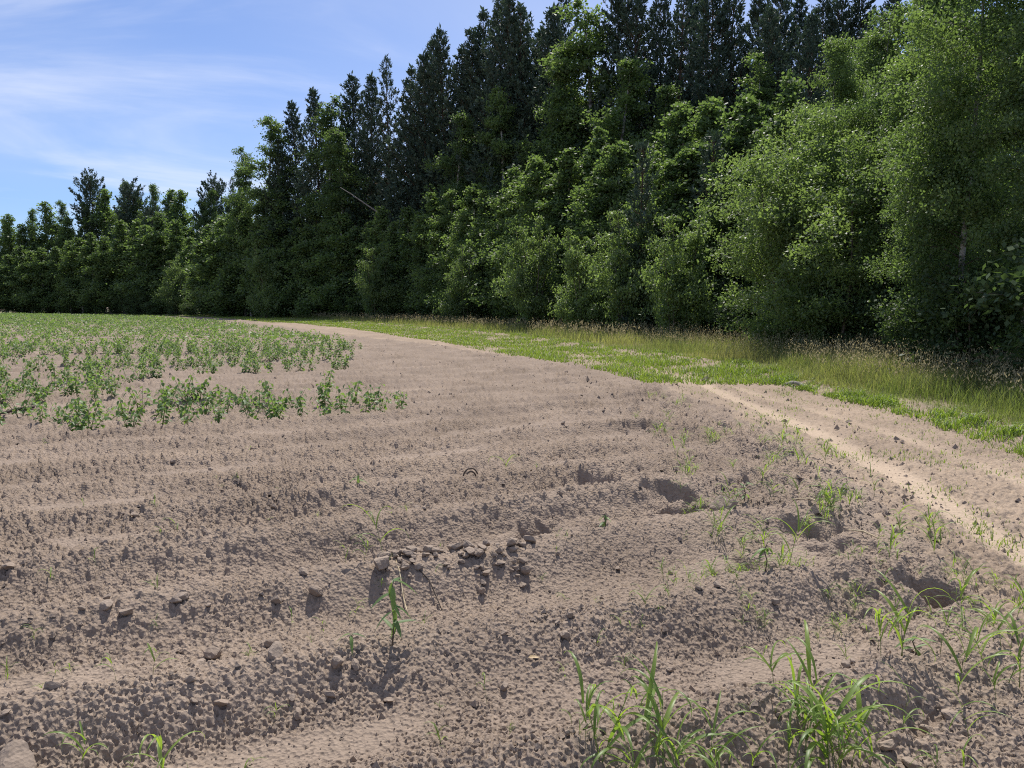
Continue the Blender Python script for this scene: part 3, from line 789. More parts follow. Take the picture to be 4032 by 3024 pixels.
rng = np.random.default_rng(3)
g = Geo(); gs = Geo()
for n, y0, y1, w, segs in [(56000, 8.5, 30, 0.0075, 2), (34000, 30, 110, 0.022, 1), (3000, 2, 8.5, .01, 2)]:
    x, y = scatter_band(rng, n, y0, y1, lambda q: XG(q) - 0.25, lambda q: XF(q) + 0.8)
    ed = sstep(0.0, 0.7, x - XG(y))
    pn = perlin(x * 0.55, y * 0.55, 71); pn2 = perlin(x * 0.22, y * 0.22, 72)
    h = (0.16 + 0.30 * ed + 0.20 * pn) * rng.uniform(0.6, 1.3, n)
    h = np.clip(h, 0.08, 0.80)
    keep = rng.uniform(0, 1, n) < 0.78 + 0.6 * pn
    x, y, h, pn2 = x[keep], y[keep], h[keep], pn2[keep]
    V, Q, T, va, tips = blades(x, y, h, w * rng.uniform(0.7, 1.4, len(x)), rng, 0.55, segs, var=np.clip(rng.normal(0.40, 0.3, len(x)) + 0.7 * pn2, 0, 1))
    g.add(V, Q, T, va)
    # seed heads on the taller stems
    k = (rng.uniform(0, 1, len(x)) < 0.26) & (h > 0.36)
    xs, ys = x[k], y[k]; hs = h[k] * rng.uniform(1.05, 1.35, k.sum())
    zb = ground(xs, ys, fine=False)
    V, Q, T, va, tips = blades(xs, ys, hs, 0.35 * w * np.ones(len(xs)), rng, 0.18, 1, z0=zb)
    gs.add(V, Q, T, va)
    Pq = np.repeat(tips, 3, 0) + rng.normal(size=(len(tips) * 3, 3)) * np.array([0.018, 0.018, 0.045]) * (1 + w * 30)
    V, Q = leaf_quads(Pq, 0.05 if y0 < 30 else 0.10, 0.28, rng, 0, np.array([0, 0, 1.2]))
    gs.add(V, Q, None, np.repeat(np.clip(rng.normal(.5, .25, len(Pq)), 0, 1), 4))
o = link('tall_grass', g.mesh('tall_grass', M['verge_grass'])); tag(o, 'tall meadow grass between the track and the trees', 'grass', kind='stuff')
o = link('grass_seed_heads', gs.mesh('grass_seed_heads', M['verge_seed'])); tag(o, 'beige seed heads waving over the tall grass strip', 'grass', kind='stuff')

# low bright weeds on and beside the track
g = Geo()
def low_weeds(n, y0, y1, lo, hi, hmin, hmax, thr, seed, w, clump=1.3):
    x, y = scatter_band(rng, n, y0, y1, lo, hi)
    p = perlin(x * clump, y * clump, seed) + 0.4 * perlin(x * 3.7, y * 3.7, seed + 1)
    k = p > thr + rng.normal(0, 0.30, n)
    x, y, p = x[k], y[k], p[k]
    h = rng.uniform(hmin, hmax, len(x)) * (0.6 + 0.8 * np.clip(p - thr, 0, 1))
    V, Q, T, va, _ = blades(x, y, h, w * (1 + y / 25), rng, 0.7, 2)
    g.add(V, Q, T, va)
low_weeds(42000, 15.5, 75, lambda q: np.maximum(XL(q) - 0.3, XR(q) - 3.2), lambda q: XG(q) + 0.3, 0.07, 0.17, -0.42, 81, 0.012, 0.7)
low_weeds(9000, 70, 125, lambda q: XR(q) - 4.5, lambda q: XG(q) + 0.4, 0.10, 0.22, -0.35, 83, 0.014, 0.4)
low_weeds(14000, 6.5, 18, lambda q: XR(q) - 0.45, lambda q: XG(q) - 0.25, 0.06, 0.20, 0.12, 85, 0.010)
low_weeds(14000, 4.0, 15, lambda q: XL(q) + 0.2, lambda q: XR(q) - 0.3, 0.03, 0.10, 0.34, 87, 0.007)
o = link('low_weeds', g.mesh('low_weeds', M['low_weed'])); tag(o, 'bright low green weeds carpeting the track beside the tall grass', 'weeds', kind='stuff')
print('grass', round(time.time() - T0, 1))

# ------------------------------------------------------------------ bean plants
def leaf_mesh(name, ln, wd, mat, fold=0.25, curl=0.25, segs=4, var=0.5):
    """one ovate leaf lying along +X, base at the origin"""
    ts = np.linspace(0, 1, segs + 1)
    V = []; F = []
    for t in ts:
        w = wd * math.sin(math.pi * min(1, t ** 0.75)) ** 0.8 / 2 + 0.0006
        z = -curl * ln * t * t
        V += [(ln * t, -w, z + fold * w), (ln * t, 0, z), (ln * t, w, z + fold * w)]
    for i in range(segs):
        a = i * 3
        F += [(a, a + 3, a + 4, a + 1), (a + 1, a + 4, a + 5, a + 2)]
    return make_mesh(name, np.array(V), np.array(F), mat, {'var': np.full(len(V), var)}, True)

LEAFM = [leaf_mesh('leaf', 0.075, 0.046, M['bean_leaf'], var=v) for v in (0.2, 0.45, 0.7)]
def bean_layout(seed):
    r = random.Random(seed)
    stems = []; leaves = []
    for s in range(r.choice((3, 4, 4, 5))):
        az = r.uniform(0, 6.28); h = r.uniform(0.20, 0.38); ln = r.uniform(0.05, 0.20)
        o0 = (math.cos(az) * 0.03, math.sin(az) * 0.03)
        pts = [(o0[0] + math.cos(az) * ln * t ** 1.5, o0[1] + math.sin(az) * ln * t ** 1.5, -0.02 + (h + .02) * t) for t in (0, .25, .5, .75, 1)]
        stems.append(pts)
        n = r.randint(10, 13)
        for i in range(n):
            t = 0.22 + 0.78 * (i / (n - 1)) ** 0.8
            k = min(3, int(t * 4)); f = t * 4 - k
            p = [pts[k][c] * (1 - f) + pts[k + 1][c] * f for c in range(3)]
            la = i * 2.4 + r.uniform(-.5, .5)
            tilt = r.uniform(-0.75, 0.35) if t < .85 else r.uniform(-1.1, -0.3)
            p = [p[0] + math.cos(la) * (o_ := r.uniform(0, .05)), p[1] + math.sin(la) * o_, p[2]]
            leaves.append((p, la, tilt, r.uniform(0.75, 1.25) * (1.1 - 0.25 * t), r.randrange(3), r.uniform(-.5, .5)))
    return stems, leaves
LAY = [bean_layout(300 + i) for i in range(6)]
LM_CO = []
for lm in LEAFM[:1]:
    co = np.zeros(len(lm.vertices) * 3, np.float32); lm.vertices.foreach_get('co', co); LM_CO.append(co.reshape(-1, 3))
LQ = np.array([list(p.vertices) for p in LEAFM[0].polygons])
STEMM = []; FOLM = []
for si, (st, lv) in enumerate(LAY):
    ms = []
    for pts in st:
        gg = Geo(); gg.add(*tube(np.array(pts), [0.0045, 0.004, 0.0035, 0.003, 0.002], 5)); ms.append(gg.mesh('stem', M['stem'], True))
    gg = Geo()
    for pts in st: gg.add(*tube(np.array(pts), [0.0045, 0.004, 0.0035, 0.003, 0.002], 4, False))
    STEMM.append((ms, gg.mesh('stems', M['stem'], True)))
    gf = Geo(); far = Geo()
    for p, la, tilt, sc, vi, roll in lv:
        E = np.array(Euler((roll, -tilt, la), 'XYZ').to_matrix())
        gf.add(LM_CO[0] @ E.T * sc + np.array(p), LQ, None, (0.2, 0.45, 0.7)[vi])
    FOLM.append(gf.mesh('foliage', M['bean_leaf'], True))
# light version for the far rows: 14 bigger diamond leaves
FARV = []
for st, lv in LAY[:4]:
    r2 = np.random.default_rng(len(FARV))
    idx = r2.choice(len(lv), 15, replace=False)
    P = np.array([lv[i][0] for i in idx]) * np.array([2.0, 2.0, 1.0]) + r2.normal(size=(15, 3)) * np.array([.06, .06, .01])
    V, Q = leaf_quads(P, 0.115, 0.66, r2, 0.6)
    FARV.append(V)
FAR2 = [leaf_quads(v.reshape(-1, 4, 3).mean(1)[:7] * np.array([1.1, 1.1, 1.0]), 0.17, 0.7, np.random.default_rng(5 + i), 0.6)[0] for i, v in enumerate(FARV)]

rows = []
rng = np.random.default_rng(12)
s0 = 11.05
for ri in range(0, 190):
    s = s0 + ri * ROWS * 0.82
    tvals = np.arange(-160, 70, 0.27) + rng.uniform(-.06, .06, len(np.arange(-160, 70, 0.27)))
    X = s * NX + tvals * TX; Y = s * NY + tvals * TY
    X = X + rng.normal(0, 0.05, len(X)); Y = Y + rng.normal(0, 0.05, len(X))
    u = 2016 + FPX * X / np.maximum(Y, 1)
    k = (Y > 7) & (Y < 150) & (u > -700) & (X < XB(Y) - 0.25 + 0.8 * perlin(X * 0.6, Y * 0.6, 91)) & (X < XF(Y) - 5)
    sx0 = X * NX + Y * NY; tx0 = X * TX + Y * TY
    dens = 0.54 + 0.55 * perlin(X * 0.35, Y * 0.35, 90) + 0.5 * perlin(tx0 * 0.12, sx0 * 0.45, 93)
    # a nearly bare strip behind the first two rows and thin spots to the far side
    sx = X * NX + Y * NY
    bare = (3 <= ri <= 9) & (u > 380 + 25 * ri + 160 * perlin(X * .4, Y * .4, 92)) | (ri in (10, 11)) & (rng.uniform(0, 1, len(u)) < 0.35)
    dens = np.where(bare, 0.03, dens)
    if ri == 0: dens = np.where(u > 820, 1.0, 0.66)
    if ri == 1: dens = np.where(u > 820, 0.92, np.where(u > 420, .62, .8)) * (u < 1540)
    if ri == 2: dens = np.where(u > 900, 0.25, .6) * (u < 1450)
    k &= rng.uniform(0, 1, len(X)) < dens
    rows.append(np.stack([X[k], Y[k], np.full(k.sum(), ri)], 1))
B = np.concatenate(rows)
uu = 2016 + FPX * B[:, 0] / B[:, 1]
vis = uu > -60
order = np.argsort(np.where(vis, B[:, 1], 999))
B = B[order]; nv = int(vis.sum())
print('beans', len(B), nv)
NEAR, IND = 46, 300
zB = ground(B[:, 0], B[:, 1], fine=False)
for i in range(min(IND, nv)):
    li = i % 6
    x, y, ri = B[i]
    first = ri < 0.5; second = ri == 1
    e = link('bean_plant', None, None, (x, y, zB[i]), (0, 0, rnd.uniform(0, 6.28)), rnd.uniform(0.85, 1.2) if ri < 3 else rnd.uniform(.8, 1.15))
    tag(e, 'leafy bean plant in the outermost row beside the bare furrows' if first else 'leafy bean plant in the second row behind the outermost one' if second else 'small bean plant in the dense rows farther into the field', 'bean plant',
        'bean plants of the outermost row' if first else 'bean plants of the second row' if second else 'bean plants of the dense rows')
    if i < NEAR:
        for m_ in STEMM[li][0]: link('stem', m_, e)
        for p, la, tilt, sc, vi, roll in LAY[li][1]:
            link('leaf', LEAFM[vi], e, p, (roll, -tilt, la), sc)
    else:
        link('stem', STEMM[li][1], e); link('foliage', FOLM[li], e)
# the remaining rows as one mass
rest = B[IND:]; zr_ = zB[IND:]
g = Geo()
rr = np.random.default_rng(4)
fi = rr.integers(0, 4, len(rest)); ro = rr.uniform(0, 6.28, len(rest)); sc = rr.uniform(0.6, 1.0, len(rest))
for k in range(8):
    m = (fi == k % 4) & ((rest[:, 1] < 55) == (k < 4))
    n = m.sum()
    if not n: continue
    V0 = FARV[k] if k < 4 else FAR2[k - 4]
    c, s = np.cos(ro[m])[:, None], np.sin(ro[m])[:, None]
    f = sc[m][:, None]
    V = np.stack([(V0[None, :, 0] * c - V0[None, :, 1] * s) * f + rest[m][:, 0:1], (V0[None, :, 0] * s + V0[None, :, 1] * c) * f + rest[m][:, 1:2], V0[None, :, 2] * f + zr_[m][:, None]], -1).reshape(-1, 3)
    nq = len(V0) // 4
    va = np.repeat(np.clip(rr.normal(0.45, 0.22, n * nq), 0, 1), 4)
    g.add(V, np.arange(4 * n * nq).reshape(-1, 4), None, va)
o = link('bean_crop', g.mesh('bean_crop', M['bean_leaf'])); tag(o, 'green bean crop stretching away to the far trees', 'crop', kind='stuff')
print('beans', round(time.time() - T0, 1), len(bpy.data.objects))

# ------------------------------------------------------------------ clods of soil
def clod_mesh(seed, flat=1.0, angular=0.5):
    import bmesh
    r = np.random.default_rng(seed)
    bm = bmesh.new()
    bmesh.ops.create_icosphere(bm, subdivisions=3, radius=1.0)
    V = np.array([v.co[:] for v in bm.verts])
    Fc = np.array([[v.index for v in f.verts] for f in bm.faces]); bm.free()
    # cut the ball with random planes, then roughen
    for _ in range(int(9 + 5 * angular)):
        n = r.normal(size=3); n /= np.linalg.norm(n); d = r.uniform(0.45, 0.78)
        k = V @ n
        V = V - np.where(k > d, (k - d) * 0.93, 0)[:, None] * n
    nz = perlin(V[:, 0] * 3 + V[:, 2] * 2.3 + seed, V[:, 1] * 3 - V[:, 2] * 1.7, seed) * 0.09 + perlin(V[:, 0] * 8 + V[:, 2] * 7 + seed, V[:, 1] * 8 - V[:, 2] * 5, seed + 1) * 0.04
    V = V * (1 + nz)[:, None]
    V = V * np.array([1.0, r.uniform(0.65, 0.9), r.uniform(0.5, 0.75) * flat])
    V[:, 2] -= V[:, 2].min()
    return make_mesh('clod', V, Fc, M['clod'], {'var': np.full(len(V), r.uniform(0, .6))}, False)
CLOD = [clod_mesh(500 + i) for i in range(10)]
def clod(u, v, wpx, label, group, var=None, sink=0.25, rot=None):
    x, y = px(u, v)
    d = math.hypot(math.hypot(x, y), CAM_H)
    rad = wpx / FPX * d / 2
    o = link('soil_clod', CLOD[rnd.randrange(10) if var is None else var], None, (x, y, gz(x, y) - rad * sink), rot or (rnd.uniform(-.35, .35), rnd.uniform(-.35, .35), rnd.uniform(0, 6.28)), (rad, rad, rad))
    tag(o, label, 'clod', group)
    return o
clod(1545, 2215, 75, 'pale flat-sided block of earth tilted behind the clod heap beside a grass shoot', None, 1, 0.05, (0.9, 0.2, 0.5))
clod(1503, 2285, 95, 'big flat-topped clod propped on smaller ones at the end of the heap', None, 2, -0.1)
clod(1625, 2215, 85, 'round lump of earth beside the tilted pale block', None, 4)
clod(997, 1775, 30, 'single round clod lying alone on the smooth furrow', None, 5, 0.05)
clod(2850, 2030, 150, 'large cracked lump of earth at the deep hollow', None, 3, 0.45)
clod(40, 2960, 210, 'large crumbling lump of earth at the corner of the field', None, 6, 0.35)
rc = random.Random(9)
for i in range(105):          # the heap
    t = rc.uniform(0, 1)
    t = (0.30 * rc.uniform(0, 1) ** 1.2 if i % 2 else 0.55 + 0.45 * rc.uniform(0, 1)) if i % 5 else t
    u = 1500 + t * 580 + rc.uniform(-15, 15); v = 2245 - 20 * t + rc.gauss(0, 21)
    clod(u, v, rc.choice((22, 26, 32, 38, 46, 58)), 'angular clod in the heap of broken earth on the furrow', 'clods of the heap', None, rc.uniform(-.1, .3))
for u, v, w in [(500, 2440, 60), (425, 2436, 66), (840, 2500, 80), (1080, 2640, 85), (720, 2390, 50), (690, 2400, 48), (420, 2190, 42), (530, 2040, 36), (780, 2530, 55), (1060, 2460, 50), (1330, 2640, 70), (1400, 2640, 60), (1300, 2700, 50), (870, 2770, 60), (760, 2740, 60), (210, 2790, 60), (30, 2260, 50), (1240, 2340, 60), (1190, 2310, 46),
                (1090, 2365, 60), (1645, 2040, 44), (1420, 2050, 46), (3330, 2690, 45), (3500, 2880, 70), (3590, 2920, 70), (3660, 2820, 50), (3740, 2790, 80), (3160, 2220, 45), (2700, 2750, 50), (2750, 2390, 40), (2230, 2510, 55), (2640, 2560, 36), (1990, 2640, 46), (1530, 2700, 45), (3420, 2420, 50), (1170, 2750, 60), (1150, 2720, 40)]:
    clod(u, v, w, 'loose clod lying on the crest of a furrow', 'loose clods on the furrows')
n = 0
while n < 190:
    u = rc.uniform(-50, 3700); v = 1560 + 1400 * rc.uniform(0, 1) ** 1.5
    x, y = px(u, v)
    if x > XL(y) - 0.15: continue
    s = x * NX + y * NY
    c = 0.5 + 0.5 * math.cos((s - ROW0) / ROWS * 2 * math.pi)
    if rc.uniform(0, 1) > 0.25 + 0.75 * c: continue
    d = math.hypot(x, y)
    rad = rc.choice((.010, .013, .016, .02, .026)) * (1 if d < 6 else 1.5)
    clod(u, v, rad * 2 / math.hypot(d, CAM_H) * FPX, 'small scattered clod in the furrowed soil', 'small clods scattered in the field')
    n += 1
# crumbs too small to count
g = Geo()
rr = np.random.default_rng(21)
pyv = np.array([[1, 0, 0], [0, 1, 0], [-1, 0, 0], [0, -1, 0], [0, 0, 1.0]])
pyf = np.array([[0, 1, 4], [1, 2, 4], [2, 3, 4], [3, 0, 4]])
for nC, r0, r1, size in [(26000, 2.3, 9, 0.0040), (30000, 6, 30, 0.0085)]:
    rad_ = r0 * (r1 / r0) ** rr.uniform(0, 1, nC); an_ = rr.uniform(R(-38), R(38), nC)
    x = rad_ * np.sin(an_); y = rad_ * np.cos(an_)
    s = x * NX + y * NY
    c = 0.5 + 0.5 * np.cos((s + 0.16 * perlin(x * .33, y * .33, 3) - ROW0) / ROWS * 2 * math.pi)
    k = (x < XL(y) + (2.6 if size > .005 else 1.0) * rr.uniform(0, 1, nC) ** 2) & (rr.uniform(0, 1, nC) < 0.12 + 0.45 * sstep(-.25, .35, perlin(x * 0.9, y * 1.3, 33)) * (0.5 + .5 * c) + 0.6 * sstep(-2, -.3, x - XL(y)))
    x, y = x[k], y[k]; n = len(x)
    zc_ = ground(x, y, fine=False)
    sz = size * (0.7 + rr.exponential(0.8, n))
    ca, sa = np.cos(an_[k] * 90), np.sin(an_[k] * 90)
    V = pyv[None] * sz[:, None, None] * rr.uniform(0.55, 1.4, (n, 5, 1)) + rr.normal(0, .22, (n, 5, 3)) * sz[:, None, None]
    V = np.stack([V[..., 0] * ca[:, None] - V[..., 1] * sa[:, None], V[..., 0] * sa[:, None] + V[..., 1] * ca[:, None], V[..., 2]], -1)
    V = V + np.stack([x, y, zc_ - 0.2 * sz], 1)[:, None, :]
    F = (pyf[None] + (np.arange(n) * 5)[:, None, None]).reshape(-1, 3)
    g.add(V.reshape(-1, 3), None, F, np.repeat(rr.uniform(0, .6, n), 5))
o = link('soil_crumbs', g.mesh('soil_crumbs', M['clod'])); tag(o, 'tiny crumbs of earth strewn over the furrows', 'soil', kind='stuff')

# ------------------------------------------------------------------ grass plants and weeds in the field
def blade_mesh(seed, ln, wd, bend, mat, twist=0.3):
    """an arching grass blade: starts upright at the origin and bows over towards +X"""
    r = random.Random(seed)
    segs = 10
    V = []; F = []
    x = z = 0.0; ang = r.uniform(1.15, 1.5)
    for i in range(segs + 1):
        t = i / segs
        w = wd * (0.55 + 1.3 * t if t < 0.3 else 0.94 * (1 - ((t - .3) / .7) ** 1.8)) / 2 + 0.0003
        tw = twist * math.sin(t * 3 + seed)
        nx_, nz_ = -math.sin(ang), math.cos(ang)
        V += [(x + nx_ * w * .35, -w * math.cos(tw), z + nz_ * w * .35 - w * math.sin(tw)), (x, 0, z), (x + nx_ * w * .35, w * math.cos(tw), z + nz_ * w * .35 + w * math.sin(tw))]
        x += math.cos(ang) * ln / segs; z += math.sin(ang) * ln / segs
        ang -= bend / segs * (0.3 + 1.6 * t)
    for i in range(segs):
        a = i * 3
        F += [(a, a + 3, a + 4, a + 1), (a + 1, a + 4, a + 5, a + 2)]
    return make_mesh('blade', np.array(V), np.array(F), mat, {'var': np.full(len(V), r.uniform(0.1, 0.9))}, True)
BL = [blade_mesh(700 + i, 1.0, w, b, M['grass_blade']) for i, (w, b) in enumerate([(0.055, 2.2), (0.05, 2.7), (0.06, 1.9), (0.045, 3.1), (0.05, 1.3), (0.062, 2.4), (0.05, 3.4)])]
def stem_mesh(seed):
    r = random.Random(seed); a = r.uniform(.05, .25)
    g = Geo(); g.add(*tube(np.array([[a * t * t, 0, t - 0.05] for t in np.linspace(0, 1, 6)]), np.linspace(0.013, 0.006, 6), 6)); return g.mesh('stem', M['stem'], True)
STM = [stem_mesh(i) for i in range(4)]
def grass_plant(u, v, hpx, nblade, label, group, nstem=None, r_=None, spread=0.03):
    r = r_ or rnd
    x, y = px(u, v)
    d = math.hypot(math.hypot(x, y), CAM_H)
    h = hpx / FPX * d
    e = link('grass_plant', None, None, (x, y, gz(x, y) - 0.005))
    e.empty_display_size = 0.05
    tag(e, label, 'grass', group)
    ns = nstem if nstem is not None else max(1, nblade // 4)
    st = []
    for s in range(ns):
        az = r.uniform(0, 6.28); tl = r.uniform(0, .28); hh = h * r.uniform(.35, .72)
        p = (r.uniform(-spread, spread), r.uniform(-spread, spread), 0)
        o = link('stem', STM[r.randrange(4)], e, p, (0, tl, az), (hh * .7, hh * .7, hh))
        st.append((p, az, tl, hh))
    for b in range(nblade):
        p, az, tl, hh = st[b % ns]
        t = r.uniform(0.15, 0.98) if b >= ns else 0.97
        q = (p[0] + math.cos(az) * math.sin(tl) * hh * t + math.cos(az) * .15 * .7 * hh * t * t * math.cos(tl), p[1] + math.sin(az) * math.sin(tl) * hh * t + math.sin(az) * .15 * .7 * hh * t * t * math.cos(tl), math.cos(tl) * hh * t * 0.95)
        ln = h * r.uniform(0.42, 0.85)
        link('blade', BL[r.randrange(len(BL))], e, q, (r.uniform(-.3, .3), r.uniform(0, .6), r.uniform(0, 6.28)), (ln, ln * r.uniform(.8, 1.2), ln))
    return e
rg = random.Random(33)
# the big tufts at the field corner
G1 = 'tall grass plants of the left-hand thick clump'
for u, v, hp, nb in [(2380, 3040, 420, 11), (2470, 3060, 360, 10), (2330, 2990, 260, 6), (2590, 3040, 420, 9), (2680, 3050, 330, 9), (2760, 3030, 300, 7), (2830, 3060, 300, 8), (2540, 2960, 240, 5), (2900, 3040, 260, 6)]:
    grass_plant(u, v, hp, nb, 'tall arching grass plant in the loose clump on the furrow end', G1, r_=rg)
G6 = 'grass plants scattered near the track corner'
for u, v, hp, nb in [(3420, 2470, 90, 4), (3700, 2560, 170, 6), (3960, 2560, 230, 8), (4010, 2700, 260, 8), (3990, 2420, 160, 6), (3690, 2940, 140, 4), (3930, 2760, 180, 5), (3340, 2560, 110, 4), (3860, 2330, 130, 5), (3760, 2260, 110, 5), (3480, 2330, 90, 4)]:
    grass_plant(u, v, hp, nb, 'arching grass plant scattered on the pale soil near the track', G6, r_=rg)
G2 = 'tall grass plants of the densest clump'
for u, v, hp, nb in [(3240, 3000, 420, 14), (3280, 2960, 400, 13), (3200, 2950, 360, 10), (3330, 2990, 380, 12), (3160, 2930, 300, 8), (3390, 2960, 300, 9), (3120, 3020, 260, 7)]:
    grass_plant(u, v, hp, nb, 'tall grass plant in the densest bright green clump on the field', G2, r_=rg)
for u, v, hp, nb, lab in [(1480, 2590, 330, 0, ''), (650, 3020, 260, 9, 'pale forked grass plant with wide drooping blades on the bare furrow'), (3060, 2800, 240, 6, 'single arching grass plant beside the densest clump'), (3455, 2630, 240, 6, 'lone grass plant bowing over on the smooth furrow'),
                          (3580, 2620, 260, 10, 'bushy grass plant with broad blades by a small pit'), (3750, 2720, 300, 6, 'thin grass plant leaning across the pale soil'), (3880, 2640, 240, 7, 'stout grass plant with a bent blade near the track'), (3850, 2860, 230, 5, 'slim grass plant standing in the shade of a furrow'),
                          (3570, 2840, 200, 5, 'grass plant sprouting behind a round clod'), (3560, 2990, 150, 4, 'grass plant with one hooked blade between two clods'), (3780, 3000, 170, 4, 'grass plant lying low near the field corner'), (3820, 2440, 190, 7, 'grass plant below the deep pit by the track'), (3930, 2500, 200, 7, 'arching grass plant at the very edge of the track'),
                          (1515, 2240, 210, 5, 'upright grass shoot in front of the tilted pale block'), (1430, 2225, 150, 6, 'small spreading grass plant beside the clod heap'), (1350, 2240, 130, 3, 'thin grass shoot away from the clod heap'), (3110, 2280, 230, 8, 'tall grass plant on the torn field edge'), (2790, 2290, 130, 6, 'grass plant drooping to one side on the torn edge'),
                          (2560, 2450, 150, 7, 'bushy low grass plant on the middle furrow'), (2680, 2400, 110, 4, 'grass shoot beside the bushy low one'), (2000, 1875, 120, 5, 'dark upright grass plant beside the rusty hoops'), (380, 2230, 80, 3, 'single small grass shoot on the bare crest'), (680, 2150, 100, 3, 'grass shoot bowing flat over the furrow'), (610, 2740, 150, 4, 'thin grass shoot in the wide hollow'), (320, 2920, 210, 7, 'grass plant spreading flat by the crumbling lump'), (30, 2600, 110, 4, 'grass shoot at the field side of the crumbling lump')]:
    if nb: grass_plant(u, v, hp, nb, lab, None, r_=rg)
# weeds of the torn field edge
def ok_edge(u, v):
    x, y = px(u, v); q = x - XL(y)
    return -1.7 < q < 0.25
G3 = 'grass weeds along the torn field edge'
n = 0
while n < 180:
    u = rg.uniform(2500, 4000); v = 1560 + 900 * rg.uniform(0, 1) ** 1.35
    if not ok_edge(u, v): continue
    if rg.uniform(0, 1) > 0.35 + perlin(np.array([u / 150.]), np.array([v / 110.]), 99)[0] * 1.4 + 0.15: continue
    d = 1.6 * FPX / (v - 1200)
    grass_plant(u, v, rg.uniform(0.12, 0.28) / d * (0.5 if v > 2200 else 1.0) * FPX, rg.randint(5, 11), 'grass weed growing in the torn field edge beside the track', G3, r_=rg)
    n += 1
G4 = 'small shoots in the furrows'
n = 0
while n < 70:
    u = rg.uniform(0, 3000); v = rg.uniform(1750, 3000)
    x, y = px(u, v)
    if x > XL(y) - 1.2: continue
    grass_plant(u, v, rg.uniform(0.05, 0.13) / math.hypot(y, 1.6) * FPX, rg.randint(3, 6), 'tiny grass shoot sprouting from the furrowed soil', G4, nstem=1, r_=rg)
    n += 1
G5 = 'grass weeds on the bank beyond the track'
n = 0
while n < 46:
    y = rg.uniform(7.0, 16); x = float(XG(y)) - rg.uniform(0.1, 0.75)
    u = 2016 + FPX * x / y
    if u > 4100: continue
    e = grass_plant(2016, 2600, 10, 0, 'bushy grass weed on the bank between track and tall grass', G5, nstem=0, r_=rg)
    e.location = (x, y, gz(x, y) - 0.005)
    for b in range(rg.randint(8, 14)):
        ln = rg.uniform(.12, .26)
        link('blade', BL[rg.randrange(len(BL))], e, (rg.uniform(-.05, .05), rg.uniform(-.05, .05), 0), (0, rg.uniform(-.1, .5), rg.uniform(0, 6.28)), ln)
    n += 1

# ------------------------------------------------------------------ the broad-leaved weed (willow sprout) in the furrow
WL = [leaf_mesh('leaf', 0.115, 0.026, M['bean_leaf'], 0.3, c, 6, v) for c, v in ((0.35, 0.2), (0.8, 0.95), (0.1, .4))]
def sprout(u, v, hpx, leaves, label, name='willow_sprout', scale=1.0):
    x, y = px(u, v); d = math.hypot(math.hypot(x, y), CAM_H); h = hpx / FPX * d
    e = link(name, None, None, (x, y, gz(x, y)))
    g = Geo(); g.add(*tube(np.array([[0, 0, -.02], [.01, 0, h * .35], [-.005, .01, h * .7], [.012, 0, h]]), [.004, .0035, .003, .0015], 5))
    link('stem', g.mesh('stem', M['twig_bark'], True), e)
    for t, az, tilt, k, sc in leaves:
        link('leaf', WL[k], e, (0.004, 0.003, h * t), (0, -tilt, az), sc * scale)
    tag(e, label, 'weed')
    return e
sprout(1545, 2575, 240, [(1, .3, -.3, 0, 1.2), (.97, 2.6, -1.2, 1, 1.2), (.95, 1.2, .2, 0, .9), (.8, 3.6, -.2, 0, 1), (.55, -.6, -1.0, 1, 1.0), (.6, .2, -.4, 0, 1.0), (.5, 3.3, -.5, 0, 1.0), (.3, 0.4, .1, 2, 1), (.22, 2.4, .5, 2, .8), (.1, 1.5, 1.0, 2, .8), (.9, 5, -.8, 1, .9), (.4, 5.3, -.3, 0, .9)], 'willow sprout with long drooping leaves in the furrow hollow')
sprout(1380, 2600, 45, [(1, .2, .0, 0, .6), (1, 3.1, .1, 1, .6), (.9, 5.0, -.3, 1, .6)], 'tiny seedling with three leaves beside the willow sprout')
for u, v, hp, lab in [(3010, 2310, 110, 'dark leafy sprout beside the tall grass plant on the torn edge'), (2380, 2080, 70, 'small leafy sprout on the slope of a hollow'), (1410, 1890, 55, 'small leafy sprout on the smooth furrow above the hoops'), (2930, 1960, 90, 'pale leafy sprout among the weeds beyond the cracked lump'), (3600, 2560, 90, 'leafy sprout growing inside the bushy grass plant')]:
    rs = random.Random(u)
    sprout(u, v, hp, [(rs.uniform(.3, 1), rs.uniform(0, 6.28), rs.uniform(-.8, .6), rs.randrange(3), rs.uniform(.5, .9)) for _ in range(7)], lab, 'leafy_sprout')

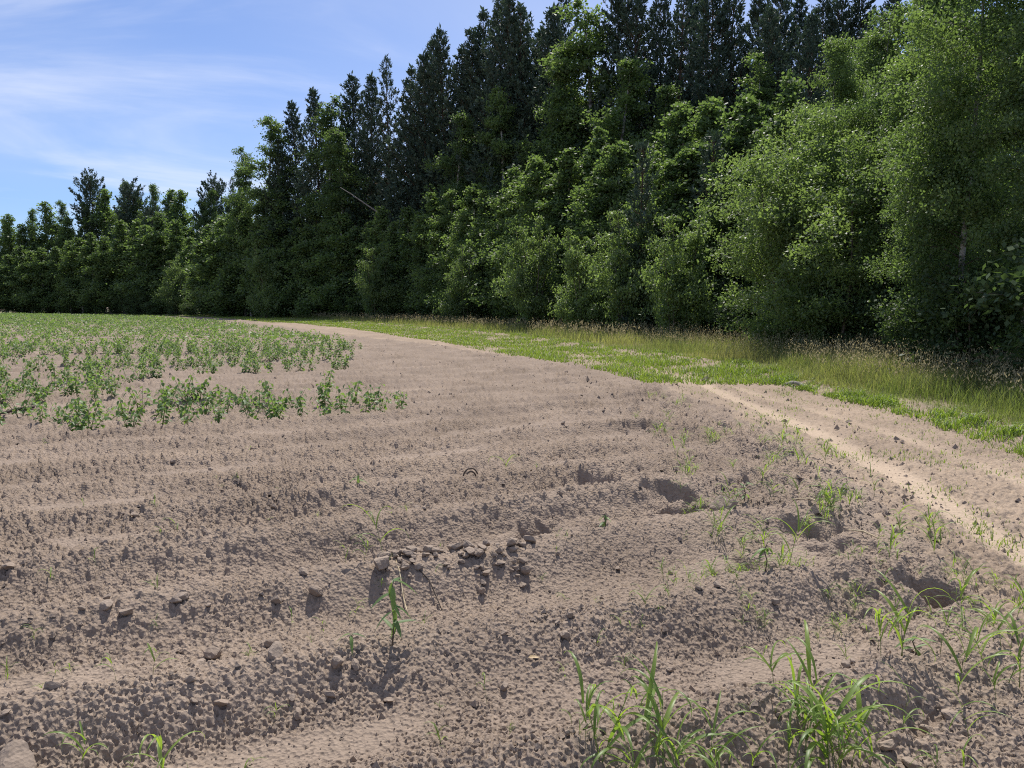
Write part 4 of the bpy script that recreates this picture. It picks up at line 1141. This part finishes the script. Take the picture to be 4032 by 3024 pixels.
# ------------------------------------------------------------------ odd things lying about
# two rusty half-buried hoops
x, y = px(1853, 1888)
d = math.hypot(math.hypot(x, y), CAM_H); k = d / FPX
e = link('rusty_hoops', None, None, (x, y, gz(x, y) + 0.0), (0, 0, 0.15))
for nm, rw, rh, dy in [('outer_hoop', 30, 40, 0), ('inner_hoop', 21, 28, -0.015)]:
    a = np.linspace(-0.35, math.pi + 0.35, 22)
    P = np.stack([rw * k * np.cos(a), np.full(22, dy) + 0.012 * np.cos(a), rh * k * np.sin(a)], 1)
    g = Geo(); g.add(*tube(P, np.full(22, 3.1 * k), 8)); link(nm, g.mesh(nm, M['rust'], True), e)
tag(e, 'two rusty metal hoops sticking up half buried in the furrow', 'hoop')
def stick(name, pts, rad, mat, label, cat, lift=0.0):
    P = []
    for u, v in pts:
        x, y = px(u, v); P.append((x, y, gz(x, y) + lift))
    P = np.array(P)
    n = 9
    t = np.linspace(0, len(P) - 1, n)
    Q = np.stack([np.interp(t, np.arange(len(P)), P[:, c]) for c in range(3)], 1)
    rr_ = np.random.default_rng(len(label))
    Q += rr_.normal(0, rad * .12, Q.shape)
    g = Geo(); g.add(*tube(Q, rad * np.interp(np.linspace(0, 1, n), [0, .3, .8, 1], [.45, 1, 1.1, .6]) * rr_.uniform(.85, 1.15, n), 8))
    return tag(link(name, g.mesh(name, M[mat], True)), label, cat)
stick('stick', [(-10, 1628), (60, 1620), (155, 1613)], 0.022, 'dark_wood', 'dark old stick lying on the soil at the end of the outermost bean row', 'stick', 0.02)
stick('log', [(3080, 1514), (3130, 1519), (3195, 1534)], 0.042, 'dead_wood', 'pale weathered log at the foot of the tall grass', 'log', 0.03)
stick('twig', [(1620, 2265), (1690, 2285), (1740, 2330)], 0.004, 'dark_wood', 'thin dark twig lying below the clod heap', 'twig', .006)
stick('root', [(1560, 2262), (1575, 2285), (1590, 2320), (1605, 2345)], 0.004, 'straw', 'pale dry root hanging down beside the big flat-topped clod', 'root', .006)
stick('twig', [(1660, 2213), (1700, 2214), (1745, 2217)], 0.003, 'dark_wood', 'short dark twig on top of the clod heap', 'twig', .01)
stick('wood_chunk', [(2768, 1502), (2785, 1492)], 0.045, 'dark_wood', 'dark chunk of wood lying at the start of the wheel lines', 'wood', 0.04)
stick('straw_stalk', [(3120, 1985), (3190, 2012), (3250, 2030)], 0.006, 'straw', 'long pale straw stalk lying on the torn field edge', 'straw', .02)
stick('straw_stalk', [(3340, 2090), (3400, 2100), (3460, 2122)], 0.006, 'straw', 'short pale straw stalk between weeds and track', 'straw', .02)
x, y = px(2080, 2565)
o = link('dry_leaf', leaf_mesh('dry_leaf', 0.055, 0.022, M['dry_leaf'], 0.5, .1, 5, .5), None, (x, y, gz(x, y) + .012), (0.2, 0, 0.1)); tag(o, 'dry brown leaf lying on the near furrow', 'leaf')
print('done', round(time.time() - T0, 1), len(bpy.data.objects))
